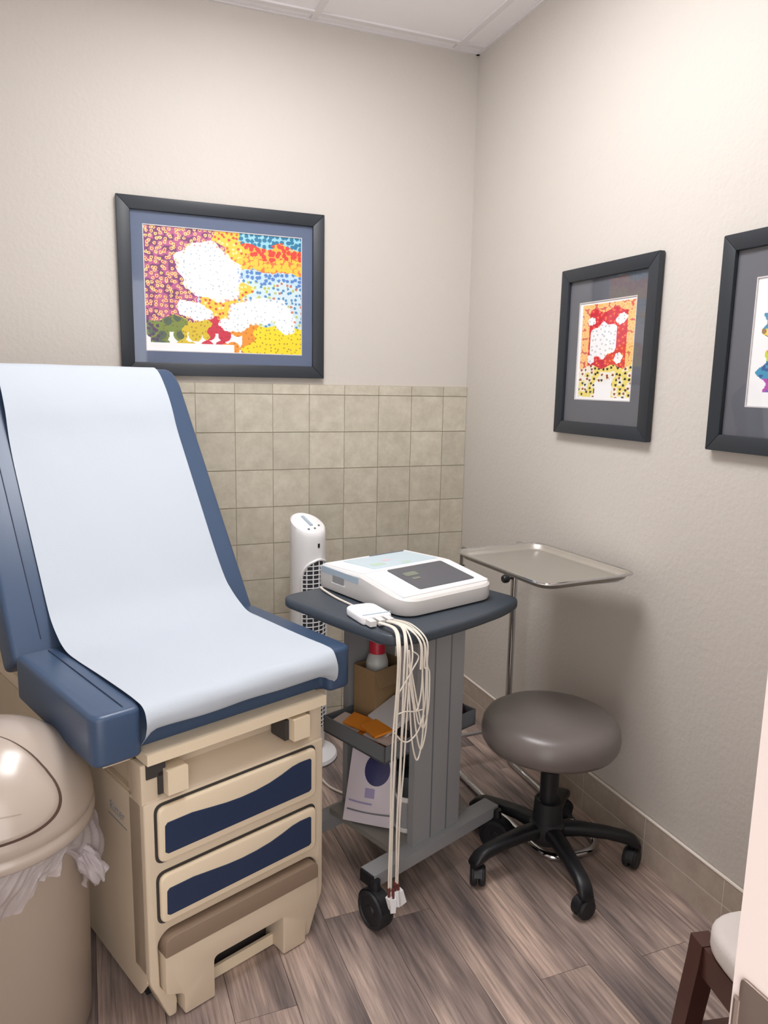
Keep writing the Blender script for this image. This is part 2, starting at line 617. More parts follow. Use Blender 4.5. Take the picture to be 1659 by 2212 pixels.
# wall tiles on the back wall
TP = .1485
ztop = 1.392
tb = bpy.data.meshes.new('wall_tile')
def tilemesh(w, h, t=.008, m=MTILE, name='wall_tile'):
    b = box(-w/2, w/2, -t, 0, -h/2, h/2, bev=.002, seg=1)
    bmesh.ops.recalc_face_normals(b, faces=b.faces)
    me = bpy.data.meshes.new(name); b.to_mesh(me); b.free(); me.materials.append(m)
    return me
struct('tile_bed', box(XL, 0, -.0045, 0, 0, 1.432), MGROUT, wall_back)
cx = [0, -.113] + [-.113-TP*i for i in range(1, 17)] + [XL]
rows = [1.432] + [ztop-TP*i for i in range(0, 10)] + [0]
cache = {}
GR = .0028
for j in range(len(rows)-1):
    h = rows[j]-rows[j+1]-GR
    if h < .008:
        continue
    for i in range(len(cx)-1):
        wd = cx[i]-cx[i+1]-GR
        if wd < .01:
            continue
        key = (round(wd, 3), round(h, 3))
        if key not in cache:
            cache[key] = tilemesh(wd, h)
        o = bpy.data.objects.new('wall_tile', cache[key]); C.objects.link(o); o.parent = wall_back
        o.location = ((cx[i]+cx[i+1])/2, -.0002, (rows[j]+rows[j+1])/2)
# base tiles on the right wall
bb = struct('baseboard_right', box(-.0094, 0, YF, 0, 0, .150), MGROUT2)
mesh_obj('caulk_bead', tube([(-.0075, YF, .1535), (-.0075, 0, .1535)], .0048, 8), MGROUT2, bb)
jy = [0] + [-.06-.305*i for i in range(0, 9)] 
cache2 = {}
for z0, z1 in ((.002, .0735), (.0765, .150)):
    for i in range(len(jy)-1):
        y1, y0 = jy[i], max(jy[i+1], YF)
        if y1-y0 < .01:
            continue
        key = (round(y1-y0, 3), round(z1-z0, 4))
        if key not in cache2:
            t = box(-.010, 0, -(y1-y0)/2+.0014, (y1-y0)/2-.0014, -(z1-z0)/2, (z1-z0)/2, bev=.0015, seg=1)
            bmesh.ops.recalc_face_normals(t, faces=t.faces)
            me = bpy.data.meshes.new('base_tile'); t.to_mesh(me); t.free(); me.materials.append(MTILE2)
            cache2[key] = me
        o = bpy.data.objects.new('base_tile', cache2[key]); C.objects.link(o); o.parent = bb
        o.location = (-.0002, (y0+y1)/2, (z0+z1)/2)

# ------------------------------------------------------------------ framed pictures
def hsh(i, j, k=0):
    r = random.Random(i*7919+j*104729+k*1299709)
    return r.random(), r.random(), r.random()
def dots(s, t, sc, k=0):
    """nearest-dot distance and the dot's random values"""
    X, Y = s*sc, t*sc
    best = (9, None)
    for a in (-1, 0, 1):
        for b_ in (-1, 0, 1):
            i, j = int(math.floor(X))+a, int(math.floor(Y))+b_
            h = hsh(i, j, k)
            d = math.hypot(i+.15+.7*h[0]-X, j+.15+.7*h[1]-Y)
            if d < best[0]:
                best = (d, h[2])
    return best
def mixc(a, b_, f):
    f = max(0, min(1, f))
    return tuple(p*(1-f)+q*f for p, q in zip(a, b_))
def wob(s, t, k=0):
    return .5+.25*(math.sin(s*13+k)*math.cos(t*11+2*k)+math.sin((s+t)*23+k*3)*.6)
W_ = (246, 246, 248)
def art_wide(s, t):
    # generic abstract: dotted colour fields round pale rounded patches
    d, h = dots(s*1.3, t, 26)
    D, Hh = dots(s*1.3, t, 9, 8)
    ss = s+.05*math.sin(t*19+1)+.03*math.sin(t*43)+.04*(Hh-.5)
    tn = t+.02*math.sin(s*27)+.05*(Hh-.5)
    if t < .07 and s < .55:
        return W_
    if tn < .27:
        base = (120, 140, 60) if ss < .20 else (216, 190, 40) if ss < .34 else (206, 36, 70) if ss < .52 else (240, 150, 40) if ss < .66 else (246, 222, 30)
        if s < .6 and t < .16 and D > .5:
            return W_
        c = base
        if ss < .2:
            c = mixc(base, (60, 80, 90), .7 if D < .3 else 0)
            if s < .1 and d < .35:
                c = (70, 50, 100)
        if d < .18:
            c = mixc(c, (120, 60, 40), .45)
    elif ss > .58 and tn > .60:
        if tn > .90:
            c = (30, 120, 160) if d < .45 else (150, 210, 225)
        elif tn > .80:
            c = (220, 60, 50) if d < .5 else (240, 180, 60)
        elif tn > .70:
            c = (244, 200, 60) if d < .5 else (230, 120, 60)
        else:
            c = (80, 130, 200) if d < .4 else (190, 220, 235)
    elif ss > .60:
        c = (206, 228, 236)
        if d < .30:
            c = (80, 140, 190) if h < .5 else (190, 200, 90) if h < .8 else (200, 120, 90)
    elif ss < .36-.25*(.6-tn):
        c = (186, 90, 140) if h < .5 else (120, 50, 110)
        if .16 < d < .34:
            c = (246, 214, 140)
        elif d <= .16:
            c = (214, 70, 80)
    elif ss < .36:
        c = (196, 216, 230)
        if d < .32:
            c = (180, 100, 160) if h < .5 else (90, 130, 180)
    else:
        c = (246, 200, 60) if d > .28 else ((214, 80, 60) if h < .6 else (250, 230, 160))
    for (a, b_, ra, rb, rot) in ((.40, .66, .19, .25, .5), (.70, .36, .20, .11, .25), (.30, .34, .12, .07, -.4), (.88, .30, .07, .13, .2), (.55, .24, .10, .06, 0)):
        ca, sa = math.cos(rot), math.sin(rot)
        xx, yy = s-a, t-b_
        e = ((xx*ca+yy*sa)/ra)**2+((-xx*sa+yy*ca)/rb)**2
        e *= 1+.12*math.sin(math.atan2(yy, xx)*5+a*40)+.08*math.sin(math.atan2(yy, xx)*11+b_*30)
        if e < 1:
            c = W_ if e < .8 or d > .3 else mixc(c, W_, .45)
            if d < .13 and h < .6:
                c = (160, 182, 200)
    return c
def art_tall(s, t):
    sn, tn = s+.03*math.sin(t*21), t+.02*math.sin(s*17)
    d, h = dots(s, t*1.6, 13, 3)
    if s < .06 or t < .03 or t > .965:
        return W_
    if tn < .34:
        c = (240, 222, 120) if h < .55 else (244, 240, 226)
        if d < .26:
            c = (44, 46, 50) if h < .65 else (150, 70, 40)
        if .36 < s < .66 and tn < .2:
            c = W_
    else:
        c = (250, 200, 130) if (s < .2 or s > .86 or tn > .9) else (216, 44, 62)
        if d < .2:
            c = mixc(c, (250, 170, 90), .7)
        if d > .55:
            c = mixc(c, (190, 30, 50), .6)
    for (a, b_, ra, rb, rot) in ((.46, .60, .25, .17, .15), (.24, .80, .07, .04, 0), (.76, .80, .09, .05, .2), (.74, .42, .07, .05, .3), (.26, .42, .06, .05, 0)):
        ca, sa = math.cos(rot), math.sin(rot)
        xx, yy = s-a, t-b_
        e = ((xx*ca+yy*sa)/ra)**2+((-xx*sa+yy*ca)/rb)**2
        e *= 1+.2*math.sin(math.atan2(yy, xx)*6+a*30)
        if e < 1:
            c = W_
            if d < .2:
                c = (196, 200, 206)
    return c
def art_side(s, t):
    d, h = dots(s*.8, t*1.4, 14, 5)
    e = s-.16-.05*math.sin(t*17)-.04*math.sin(t*41)
    if e < 0 or t < .12 or t > .72:
        return W_
    if t > .60:
        c = (70, 150, 190)
    elif t > .50:
        c = (160, 120, 80) if d < .4 else (236, 214, 90)
    elif t > .36:
        c = (200, 220, 60) if d > .3 else (240, 150, 60)
    elif t > .22:
        c = (60, 150, 190) if d > .25 else (40, 90, 150)
    else:
        c = (180, 70, 170) if d > .3 else (90, 90, 190)
    return c

def picture(name, label, w, h, wall, center, fw_, mat_w, art, nx, ny, matboard, depth=.022):
    """wall 'back': local x = +x world, wall 'right': local x runs towards the viewer (-y)."""
    rz = 0 if wall == 'back' else -PI/2
    t = thing(name, label, 'picture', center, rz)
    # local: x right, y=0 wall, -y into the room, z up (centred)
    b = BM()
    W2, H2 = w/2, h/2
    for pts in (((-W2, -H2), (W2, -H2), (W2-fw_, -H2+fw_), (-W2+fw_, -H2+fw_)),
                ((W2, -H2), (W2, H2), (W2-fw_, H2-fw_), (W2-fw_, -H2+fw_)),
                ((W2, H2), (-W2, H2), (-W2+fw_, H2-fw_), (W2-fw_, H2-fw_)),
                ((-W2, H2), (-W2, -H2), (-W2+fw_, -H2+fw_), (-W2+fw_, H2-fw_))):
        mesh_obj('frame_side', prism(pts, -depth, -.001, 'xz', bev=.0025), MFRAME, t)
    iw, ih = W2-fw_, H2-fw_
    l, r, bo, to = mat_w
    mesh_obj('backing', box(-iw, iw, -.004, -.0015, -ih, ih), MFRAME, t)
    x0, x1, z0, z1 = -iw+l, iw-r, -ih+bo, ih-to
    b = BM()
    add_box(b, -iw, iw, -.010, -.008, -ih, z0)
    add_box(b, -iw, iw, -.010, -.008, z1, ih)
    add_box(b, -iw, x0, -.010, -.008, z0, z1)
    add_box(b, x1, iw, -.010, -.008, z0, z1)
    mesh_obj('mat_board', b, matboard, t)
    b = BM()
    e = .003
    for q in ((x0-.0005, x1+.0005, z0-.0005, z0+e), (x0-.0005, x1+.0005, z1-e, z1+.0005), (x0-.0005, x0+e, z0+e, z1-e), (x1-e, x1+.0005, z0+e, z1-e)):
        add_box(b, q[0], q[1], -.0098, -.0075, q[2], q[3])
    mesh_obj('mat_bevel', b, MSHEET, t)
    b = BM()
    lay = b.loops.layers.color.new('print')
    gv = [[b.verts.new((x0+(x1-x0)*i/nx, -.007, z0+(z1-z0)*j/ny)) for i in range(nx+1)] for j in range(ny+1)]
    for j in range(ny):
        for i in range(nx):
            f = b.faces.new((gv[j][i], gv[j][i+1], gv[j+1][i+1], gv[j+1][i]))
            cc = art((i+.5)/nx, (j+.5)/ny)
            cc = tuple(v/255 for v in cc)+(1,)
            for lp in f.loops:
                lp[lay] = cc
    mesh_obj('print', b, MPRINT, t, smooth=False)
    mesh_obj('glass', box(-iw, iw, -.0135, -.012, -ih, ih), MGLASS, t)
    return t

picture('framed_picture', 'wide charcoal-framed colourful abstract print with blue mat above the wall tiles', .758, .618, 'back', (-1.030, -.001, 1.765), .046, (.041, .041, .041, .044), art_wide, 210, 156, MMAT)
picture('framed_picture', 'small charcoal-framed upright print with red field and grey mat on right wall', .467, .540, 'right', (-.001, -.930, 1.556), .042, (.052, .052, .073, .070), art_tall, 100, 126, MMAT2)
picture('framed_picture', 'charcoal-framed print with blue and yellow splashes nearest the door, cut by picture edge', .467, .540, 'right', (-.001, -1.625, 1.556), .042, (.063, .052, .073, .070), art_side, 100, 126, MMAT2)

# ------------------------------------------------------------------ examination table
A = math.radians(21)
O = Vector((-1.242, -1.281, 0))
def T(u, v, z):
    return O+Vector((math.cos(A)*u-math.sin(A)*v, math.sin(A)*u+math.cos(A)*v, z))
tbl = thing('examination_table', 'navy vinyl examination table with raised back, beige cabinet base and two drawers', 'exam table', O, A)
def mir(l):
    return l+[(-p[0],)+tuple(p[1:]) for p in l[::-1]]
# cabinet
b = BM()
add_box(b, -.236, .236, .07, 1.10, .055, .545, bev=.004)
add_box(b, -.225, .225, .07, 1.10, .545, .625, bev=.003)
cab = mesh_obj('cabinet', b, MBEIGE, tbl)
for s in (-1, 1):
    pts = rounded([(.012, .10), (.012, .540, .01), (1.105, .540), (1.105, .05), (.05, .05)], .006)
    mesh_obj('side_panel', prism(pts, s*.2355, s*.243, 'yz', bev=.002), MBEIGE, cab)
for s in (-1, 1):
    mesh_obj('shoulder_panel', prism(rounded([(.004, .535), (.004, .632), (.06, .632, .02), (.06, .545), (.05, .535)], .006), s*.205, s*.243, 'yz', bev=.002), MBEIGE, cab)
mesh_obj('plinth', box(-.21, .21, .09, 1.06, 0, .056), MBLACK2, cab)
# front panel
prof = [(-.243, .543, .006), (-.243, .105, .02), (-.226, .070, .02), (-.200, .0, .006), (-.181, .0, .006), (-.178, .052, .02), (-.219, .086, .012), (-.221, .205, .015), (-.200, .226, .02)]
pts = rounded(mir(prof), .01)
fp = mesh_obj('front_panel', prism(pts, -.004, .072, 'xz', bev=.006, seg=3), MBEIGE, tbl)
# recessed stirrup bay above the drawers
b = BM()
add_prism(b, [(.0, .543), (.068, .575), (.075, .64), (.085, .64), (.085, .535), (.0, .535)], -.236, .236, 'yz', bev=.001)
mesh_obj('stirrup_bay', b, MBEIGE, fp)
mesh_obj('apron_bar', box(-.236, .243, -.016, .05, .637, .662, bev=.004), MBEIGE2, tbl)
mesh_obj('bay_gap', box(-.232, -.188, .0, .07, .598, .637), MDARKGAP, fp)
for uu, zz in ((-.170, .583), (.163, .598)):
    s = mesh_obj('stirrup_knob', box(uu-.024, uu+.024, -.022, .05, zz-.026, zz+.03, bev=.008, seg=3), MBEIGE2, tbl)
    mesh_obj('stirrup_slot', box(uu-.036, uu-.024, .0, .06, zz-.028, zz+.024), MDARKGAP, s)
# drawers
wave = [(-.200, .0), (-.200, .0)]
for k, (z0, z1) in enumerate(((.400, .532), (.252, .370))):
    dz = z1-z0
    mesh_obj('drawer_gap', prism(rounded([(-.221, z0-.006), (.217, z0-.006), (.217, z1+.005), (-.221, z1+.005)], .022), -.0048, .0, 'xz'), MDARKGAP, fp)
    d = mesh_obj('drawer', prism(rounded([(-.216, z0), (.213, z0), (.213, z1), (-.216, z1)], .02, 6), -.017, -.003, 'xz', bev=.006, seg=3), MBEIGE2, tbl)
    f = lambda q: z0+dz*q
    top = [(-.202, f(.66)), (-.196, f(.71)), (-.137, f(.715)), (-.09, f(.67)), (-.05, f(.635)), (-.01, f(.62)), (.03, f(.632)), (.07, f(.67)), (.105, f(.735)), (.135, f(.805)), (.16, f(.83)), (.190, f(.825)), (.195, f(.79))]
    shape = [(.195, f(.19)), (.188, f(.15)), (-.196, f(.15)), (-.203, f(.19))] + top
    mesh_obj('navy_inlay', prism(shape, -.0185, -.012, 'xz', bev=.0008, seg=1), MINSET, d)['label'] = 'dark navy wavy inlay panel'
# step
pts = [(-.214, .172), (-.214, .078, .008), (-.170, .058, .012), (-.170, .003, .006), (-.092, .003, .006), (-.092, .108, .014), (.104, .108, .004), (.104, .003, .006), (.174, .003, .006), (.174, .060, .012), (.212, .082, .008), (.212, .172)]
st = mesh_obj('step', prism(rounded(pts, .004), -.022, .06, 'xz', bev=.003), MBEIGE, tbl)
mesh_obj('step_tread', prism(rounded([(-.214, .173), (.212, .173), (.212, .220, .022), (-.214, .220, .022)], .003, 6), -.026, .06, 'xz', bev=.007, seg=3), MTREAD, st)
mesh_obj('step_crossbar', box(-.17, .174, .026, .034, .003, .034, bev=.002), MBEIGE2, st)
mesh_obj('step_shade_backing', prism(rounded([(-.165, .002), (.168, .002), (.168, .215), (-.165, .215)], .01), .062, .072, 'xz'), MDARKGAP, st)  # dark plate stands in for the shade inside the step notch
# lettering on the cabinet side
mt = Tr(-.2432, .135, .470) @ Rz(-PI/2) @ Rx(PI/2)
text_obj('side_lettering', 'Ritter', .034, MGREY, cab, mt)
mesh_obj('side_rule', box(-.2438, -.243, .085, .185, .444, .447), MGREY, cab)
# under-seat frame
b = BM()
add_box(b, -.30, .30, .06, 1.08, .625, .658, bev=.006)
mesh_obj('seat_frame', b, MBEIGE, tbl)
# seat cushion: U-shaped front
seatpts = rounded([(-.342, 0, .03), (-.238, 0, .018), (-.232, .032, .012), (.262, .032, .012), (.268, 0, .018), (.342, 0, .03), (.342, .475, .02), (-.342, .475, .02)], .02, 5)
seat = mesh_obj('seat_cushion', prism(seatpts, .656, .768, 'xy', bev=.026, seg=5), MNAVY, tbl, angle=50)
for s in (-1, 1):
    mesh_obj('seam', tube(fillet3([(s*.268, .012, .70), (s*.268, .004, .755), (s*.268, .02, .769), (s*.268, .455, .769)], .015), .0013, 6), MSEAM, seat)
# backrest
TH = math.atan2(.715, .43)
BL = .835
d_ = Vector((0, math.cos(TH), math.sin(TH)))
n_ = Vector((0, -math.sin(TH), math.cos(TH)))
B0 = Vector((0, .478, .763))
def bk(u, s, off):
    return B0+Vector((u, 0, 0))+d_*s+n_*off
t = bmesh.new()
prism_pts = rounded([(-.346, -.02, .02), (.346, -.02, .02), (.336, BL-.05, .05), (.318, BL, .03), (-.318, BL, .03), (-.336, BL-.05, .05)], .02, 5)
mm = Matrix(((1, 0, 0, 0), (0, d_.y, n_.y, B0.y), (0, d_.z, n_.z, B0.z), (0, 0, 0, 1)))
b = BM()
add_prism(b, prism_pts, -.105, 0, 'xy', bev=.024, seg=5, mtx=mm)
back = mesh_obj('backrest', b, MNAVY, tbl, angle=50)
for s in (-1, 1):
    mesh_obj('seam', tube([bk(s*.272, q, .001) for q in (.03, .3, .55, .7)]+[bk(s*.268, .80, .001), bk(s*.266, .828, -.02)], .0013, 6), MSEAM, back)
b = BM()
add_box(b, -.27, .27, .03, .78, -.135, -.105, mtx=mm, bev=.004)
mesh_obj('back_pan', b, MBEIGE, back)
for s in (-1, 1):
    mesh_obj('back_strut', tube([(s*.2, .95, .645), bk(s*.2, .52, -.125)], .014, 10), MGREYD, back)
# paper: a sheet over seat and back (own thing)
pap = thing('table_paper', 'white paper sheet draped over back and seat of the examination table', 'paper sheet', O, A)
path = [(.012, .702), (-.010, .715), (-.020, .742), (-.006, .768), (.03, .7745), (.12, .7745), (.25, .7735), (.34, .7735), (.40, .777)]
path = [Vector((0, p[0], p[1])) for p in path]
path += [Vector((0, .445, .795)), bk(0, .055, .022)]
path += [bk(0, s, o_) for s, o_ in ((.10, .010), (.20, .0055), (.35, .005), (.50, .005), (.58, .0075), (.625, .013), (.67, .021), (.73, .024), (.79, .019), (.825, .007), (.843, -.015), (.848, -.06), (.846, -.11))]
sp = spline(path, 5)
def pfn(a, q):
    i = q*(len(sp)-1); i0 = min(int(i), len(sp)-2); f = i-i0
    p = sp[i0]*(1-f)+sp[i0+1]*f
    qq = q*q*(3-2*q)
    ul = -.232+(-.246+.232)*min(1, q/.38) if q < .38 else -.246+.022*min(1, (q-.38)/.5)
    ur = .270+.010*min(1, q/.38) if q < .38 else .280-.020*min(1, (q-.38)/.5)
    uu = ul+a*(ur-ul)
    e = min(a, 1-a)
    fr = max(0, 1-q*9)
    droop = fr*(max(0, (.06-e)/.06))**2
    z = p.z-droop*.022+.0012*math.sin(uu*31+q*40)*(1 if q < .8 else .3)
    y = p.y-droop*.008 + .002*math.sin(uu*17)*fr
    x = uu+(droop*.012*(1 if a > .5 else -.4))
    return (x, y, z)
mesh_obj('sheet', sheet(pfn, 36, len(sp)-1, .0006), MPAPER, pap, angle=80)

# ------------------------------------------------------------------ tower fan
fan = thing('tower_fan', 'slim white tower fan standing against the tiled wall behind the cart', 'fan', (-.792, -.285, 0), math.radians(-69))
FR = .066
def fprof(z):
    return FR if z > .1 else FR
b = BM()
n = 40
rings = []
for zi, rr in ((.045, .05), (.05, FR), (.80, FR), (.86, FR), (.885, FR), (.90, FR*.97), (.905, FR*.88)):
    ring = []
    for i in range(n):
        a = 2*PI*i/n
        x, y = rr*math.cos(a), rr*math.sin(a)
        z = zi
        if zi > .86:
            z = zi-.03*(x/FR)+.025
        ring.append(b.verts.new((x, y, z)))
    rings.append(ring)
for Aa, Bb in zip(rings, rings[1:]):
    for i in range(n):
        b.faces.new((Aa[i], Aa[(i+1) % n], Bb[(i+1) % n], Bb[i]))
b.faces.new(rings[-1]); b.faces.new(rings[0][::-1])
body = mesh_obj('body', b, MWHITE, fan, angle=40)
# arched dark opening with white louvres
def arch_half(z):
    top = .80
    if z > top-.075:
        q = (z-(top-.075))/.075
        return math.radians(56)*math.sqrt(max(0, 1-q*q))
    return math.radians(56)
b = BM()
nz = 60
prev = None
for k in range(nz+1):
    z = .14+(.80-.14)*k/nz
    ha = arch_half(z)
    row = [b.verts.new(((FR+.0012)*math.cos(ha*(2*i/14-1)), (FR+.0012)*math.sin(ha*(2*i/14-1)), z)) for i in range(15)]
    if prev:
        for i in range(14):
            b.faces.new((prev[i], prev[i+1], row[i+1], row[i]))
    prev = row
mesh_obj('outlet_opening', b, mat('dark_outlet', (58, 62, 72), .7), fan)
b = BM()
z = .15
while z < .79:
    ha = arch_half(z)
    if ha > .1:
        add_tube(b, [((FR+.003)*math.cos(ha*(2*i/10-1)), (FR+.003)*math.sin(ha*(2*i/10-1)), z) for i in range(11)], .0019, 6)
    z += .0165
for a in (-40, -20, 0, 20, 40):
    a = math.radians(a)
    zt = .80-.075*(1-math.sqrt(max(0, 1-(a/math.radians(56))**2)))
    add_tube(b, [((FR+.003)*math.cos(a), (FR+.003)*math.sin(a), q) for q in (.14, .4, zt)], .0024, 6)
rim = [((FR+.003)*math.cos(arch_half(q)), (FR+.003)*math.sin(arch_half(q)), q) for q in [.14+.66*k/60 for k in range(60)]+[.7995]]
rim2 = [(p[0], -p[1], p[2]) for p in rim]
add_tube(b, rim+rim2[::-1], .005, 8)
mesh_obj('grille', b, MWHITE, fan)
tm = Tr(0, 0, .931) @ Ry(math.radians(24.5))
mesh_obj('control_strip', box(-.038, .025, -.006, .006, -.003, .003, bev=.002, mtx=tm), MBLUES, fan)
for q in ((.044, -.026), (.044, .002), (.03, .03)):
    mesh_obj('button', lathe([(0, .002), (.004, .002), (.0045, -.002)], 12, tm @ Tr(q[0], q[1], 0)), MGREYD, fan)
mesh_obj('sensor_window', box(FR-.002, FR+.002, -.004, .004, .845, .86, bev=.001), MBLACK, fan)
mesh_obj('badge', prism(rounded([(-.03, .36), (.03, .36), (.03, .43), (-.03, .43)], .006), FR+.003, FR+.0075, 'yz'), MGREY, fan)
mesh_obj('base', lathe([(0, 0), (.112, 0), (.117, .008), (.112, .02), (.08, .034), (.06, .05), (0, .05)], 36), MWHITE, fan)

# ------------------------------------------------------------------ ECG cart
CU, CV = .615, .09
cart = thing('equipment_cart', 'grey wheeled equipment cart with dark slate top and open shelves', 'cart', T(CU, CV, 0), A)
def L_(u, v):          # table-frame u,v to cart-local x,y
    return (u-CU, v-CV)
bow = [(.345, .335, .05), (.345, -.135, .05), (.43, -.166, .1), (.60, -.172, .1), (.78, -.160, .1), (.887, -.128, .04), (.887, .335, .05)]
tp = rounded([L_(p[0], p[1])+(p[2],) for p in bow], .04, 6)
mesh_obj('cart_top', prism(tp, .795, .825, 'xy', bev=.009, seg=3), MSLATE, cart)
mesh_obj('top_support', box(-.23, .23, -.15, .16, .775, .797, bev=.004), MGREYD, cart)
for vv, m_ in ((-.065, 1), (.225, -1)):
    x0, y0 = L_(.52, vv); x1 = L_(.715, vv)[0]
    colm = mesh_obj('column', box(x0, x1, y0, y0+.022, .14, .78, bev=.003), MGREY, cart)
    yy = y0 if m_ == 1 else y0+.022
    for gx_ in (.072, .138):
        mesh_obj('groove', box(x0+gx_-.0025, x0+gx_+.0025, yy-.0006, yy+.001, .142, .778), MGREYD, colm)
    fy0, fy1 = L_(0, vv-.024)[1], L_(0, vv+.03)[1]
    bar = mesh_obj('foot_bar', box(-.262, .262, fy0, fy1, .105, .142, bev=.003), MGREY, cart)
    for s in (-1, 1):
        mesh_obj('end_cap', box(s*.262-(.004 if s > 0 else .006), s*.262+(.006 if s > 0 else .004), fy0+.002, fy1-.002, .106, .140, bev=.002), MBLACK, bar)
# shelves
x0, y0 = L_(.425, -.042); x1, y1 = L_(.805, .224)
b = BM()
add_box(b, x0, x1, y0, y1, .418, .424)
add_box(b, x0, x0+.004, y0, y1, .418, .468)
add_box(b, x1-.004, x1, y0, y1, .418, .468)
add_box(b, x0, x1, y0, y0+.003, .418, .468)
add_box(b, x0, x1, y1-.003, y1, .418, .468)
mesh_obj('shelf_tray', b, MGREYD, cart)
xb0, yb0 = L_(.45, -.042); xb1, yb1 = L_(.78, .224)
mesh_obj('bottom_shelf', box(xb0, xb1, yb0, yb1, .142, .160, bev=.002), MLIP, cart)
mesh_obj('dark_backing', box(L_(.70, 0)[0], L_(.715, 0)[0], y0+.004, y1-.002, .1605, .418), MGREYD, cart)  # added panel, makes the space behind the bottom shelf items read dark
# casters
def twin_caster(parent, loc, rz, r=.05, name='caster', stem=.02):
    c = mesh_obj(name, lathe([(0, 2*r+.03), (.012, 2*r+.03), (.014, r*1.9), (.016, r*1.0), (0, r)], 14, Tr(*loc) @ Rz(rz)), MBLACK, parent)
    b = BM()
    for s in (-1, 1):
        add_lathe(b, [(0, .0), (r*.99, .0), (r, .002), (r, .016), (r*.95, .022), (r*.78, .0235), (r*.74, .020), (r*.3, .018), (r*.25, .022), (0, .022)], 32, Tr(loc[0], loc[1], r) @ Rz(rz) @ Ry(s*PI/2))
    mesh_obj('wheel', b, MBLACK2, c)
    mesh_obj('wheel_hood', lathe([(r*1.03, -.016), (r*1.09, -.016), (r*1.09, .016), (r*1.03, .016)], 14, Tr(loc[0], loc[1], r) @ Rz(rz) @ Ry(PI/2), closed=True, arc=(PI*.55, PI*1.4)), MBLACK, c)
    return c
for s in (-1, 1):
    for vv in (-.065, .225):
        yy = L_(0, vv)[1]
        twin_caster(cart, (s*.262 + (.0 if s < 0 else -.01), yy-.03 if vv < 0 else yy, 0), math.radians(-4 if s < 0 else 20), r=.052)

# ------------------------------------------------------------------ ECG machine
ez = .8255
ecg = thing('ecg_machine', 'white ECG machine with slanted dark screen on the slate cart top', 'medical device', T(.655, .125, ez), A-math.radians(4))
# local: x width ±.175, y depth ±.2
W2, D2 = .176, .205
side = [(-D2, .0), (D2, .0), (D2, .066), (.0, .078), (-D2+.03, .050), (-D2, .042)]
foot = rounded([(-W2, -D2, .06), (W2, -D2, .06), (W2, -.005, 0), (W2, D2, .02), (-W2, D2, .02), (-W2, -.005, 0)], .03, 6)
def top_z(y):
    if y > -.005:
        return .080-(y+.005)*.010/.21
    return .080-(-.005-y)*.030/.20
b = BM()
lo, mi, hi, hi2 = [], [], [], []
for p in foot:
    lo.append(b.verts.new((p.x*.985, p.y*.985, .004)))
    mi.append(b.verts.new((p.x, p.y, .012)))
    hi.append(b.verts.new((p.x, p.y, top_z(p.y)-.006)))
    hi2.append(b.verts.new((p.x*.972, p.y*.976, top_z(p.y*.976))))
k = len(foot)
for Aa, Bb in ((lo, mi), (mi, hi), (hi, hi2)):
    for i in range(k):
        b.faces.new((Aa[i], Aa[(i+1) % k], Bb[(i+1) % k], Bb[i]))
b.faces.new(lo[::-1])
# top split at the bend
yb = -.005
il = min(range(k), key=lambda i: (foot[i]-Vector((-W2, yb))).length)
ir = min(range(k), key=lambda i: (foot[i]-Vector((W2, yb))).length)
for i in (il, ir):
    hi2[i].co.y = yb; hi2[i].co.z = top_z(yb)
def run(a_, b__):
    out = [a_]
    while out[-1] != b__:
        out.append((out[-1]+1) % k)
    return out
b.faces.new([hi2[i] for i in run(ir, il)])
b.faces.new([hi2[i] for i in run(il, ir)])
ebody = mesh_obj('body', b, MWHITE2, ecg, angle=25)
# white top shell following both slopes
def shell(x0, x1, y0, y1, h, m, name, parent, zt=.0015):
    b = BM()
    pts = rounded([(x0, y0), (x1, y0), (x1, y1), (x0, y1)], .008, 3)
    lo_ = [b.verts.new((p.x, p.y, top_z(p.y)-.003)) for p in pts]
    hi_ = [b.verts.new((p.x, p.y, top_z(p.y)+h)) for p in pts]
    n = len(pts)
    for i in range(n):
        b.faces.new((lo_[i], lo_[(i+1) % n], hi_[(i+1) % n], hi_[i]))
    b.faces.new(hi_); b.faces.new(lo_[::-1])
    return mesh_obj(name, b, m, parent, smooth=False)
shell(-W2+.012, W2-.012, yb+.001, D2-.010, .003, MWHITE, 'rear_lid', ebody)
fc = shell(-W2+.012, W2-.012, -D2+.022, yb-.001, .003, MWHITE, 'front_cover', ebody)
lidp = shell(-.105, .150, .02, .178, .0042, MBLUEP, 'touch_panel', ebody)
shell(.008, .148, .182, .193, .0046, MGREYD, 'paper_slot', ebody)
shell(-.085, .130, -.160, -.012, .0046, MSCREEN, 'screen', fc)
MKEY = mat('key_print_green', (186, 208, 190), .5); MKEYR = mat('key_print_rose', (224, 196, 202), .5); MKEYD = mat('screen_print', (120, 126, 112), .4)
for (a_, b_, c_, d__, m_) in ((.02, .05, .03, .05, MKEY), (-.01, .02, .09, .11, MKEYR), (-.08, -.03, .05, .08, MKEY)):
    shell(a_, b_, c_, d__, .0050, m_, 'key_mark', lidp)
shell(-.06, -.01, -.075, -.05, .0054, MKEYD, 'screen_readout', fc)
shell(-.055, -.025, -.10, -.088, .0054, MKEYD, 'screen_readout', fc)
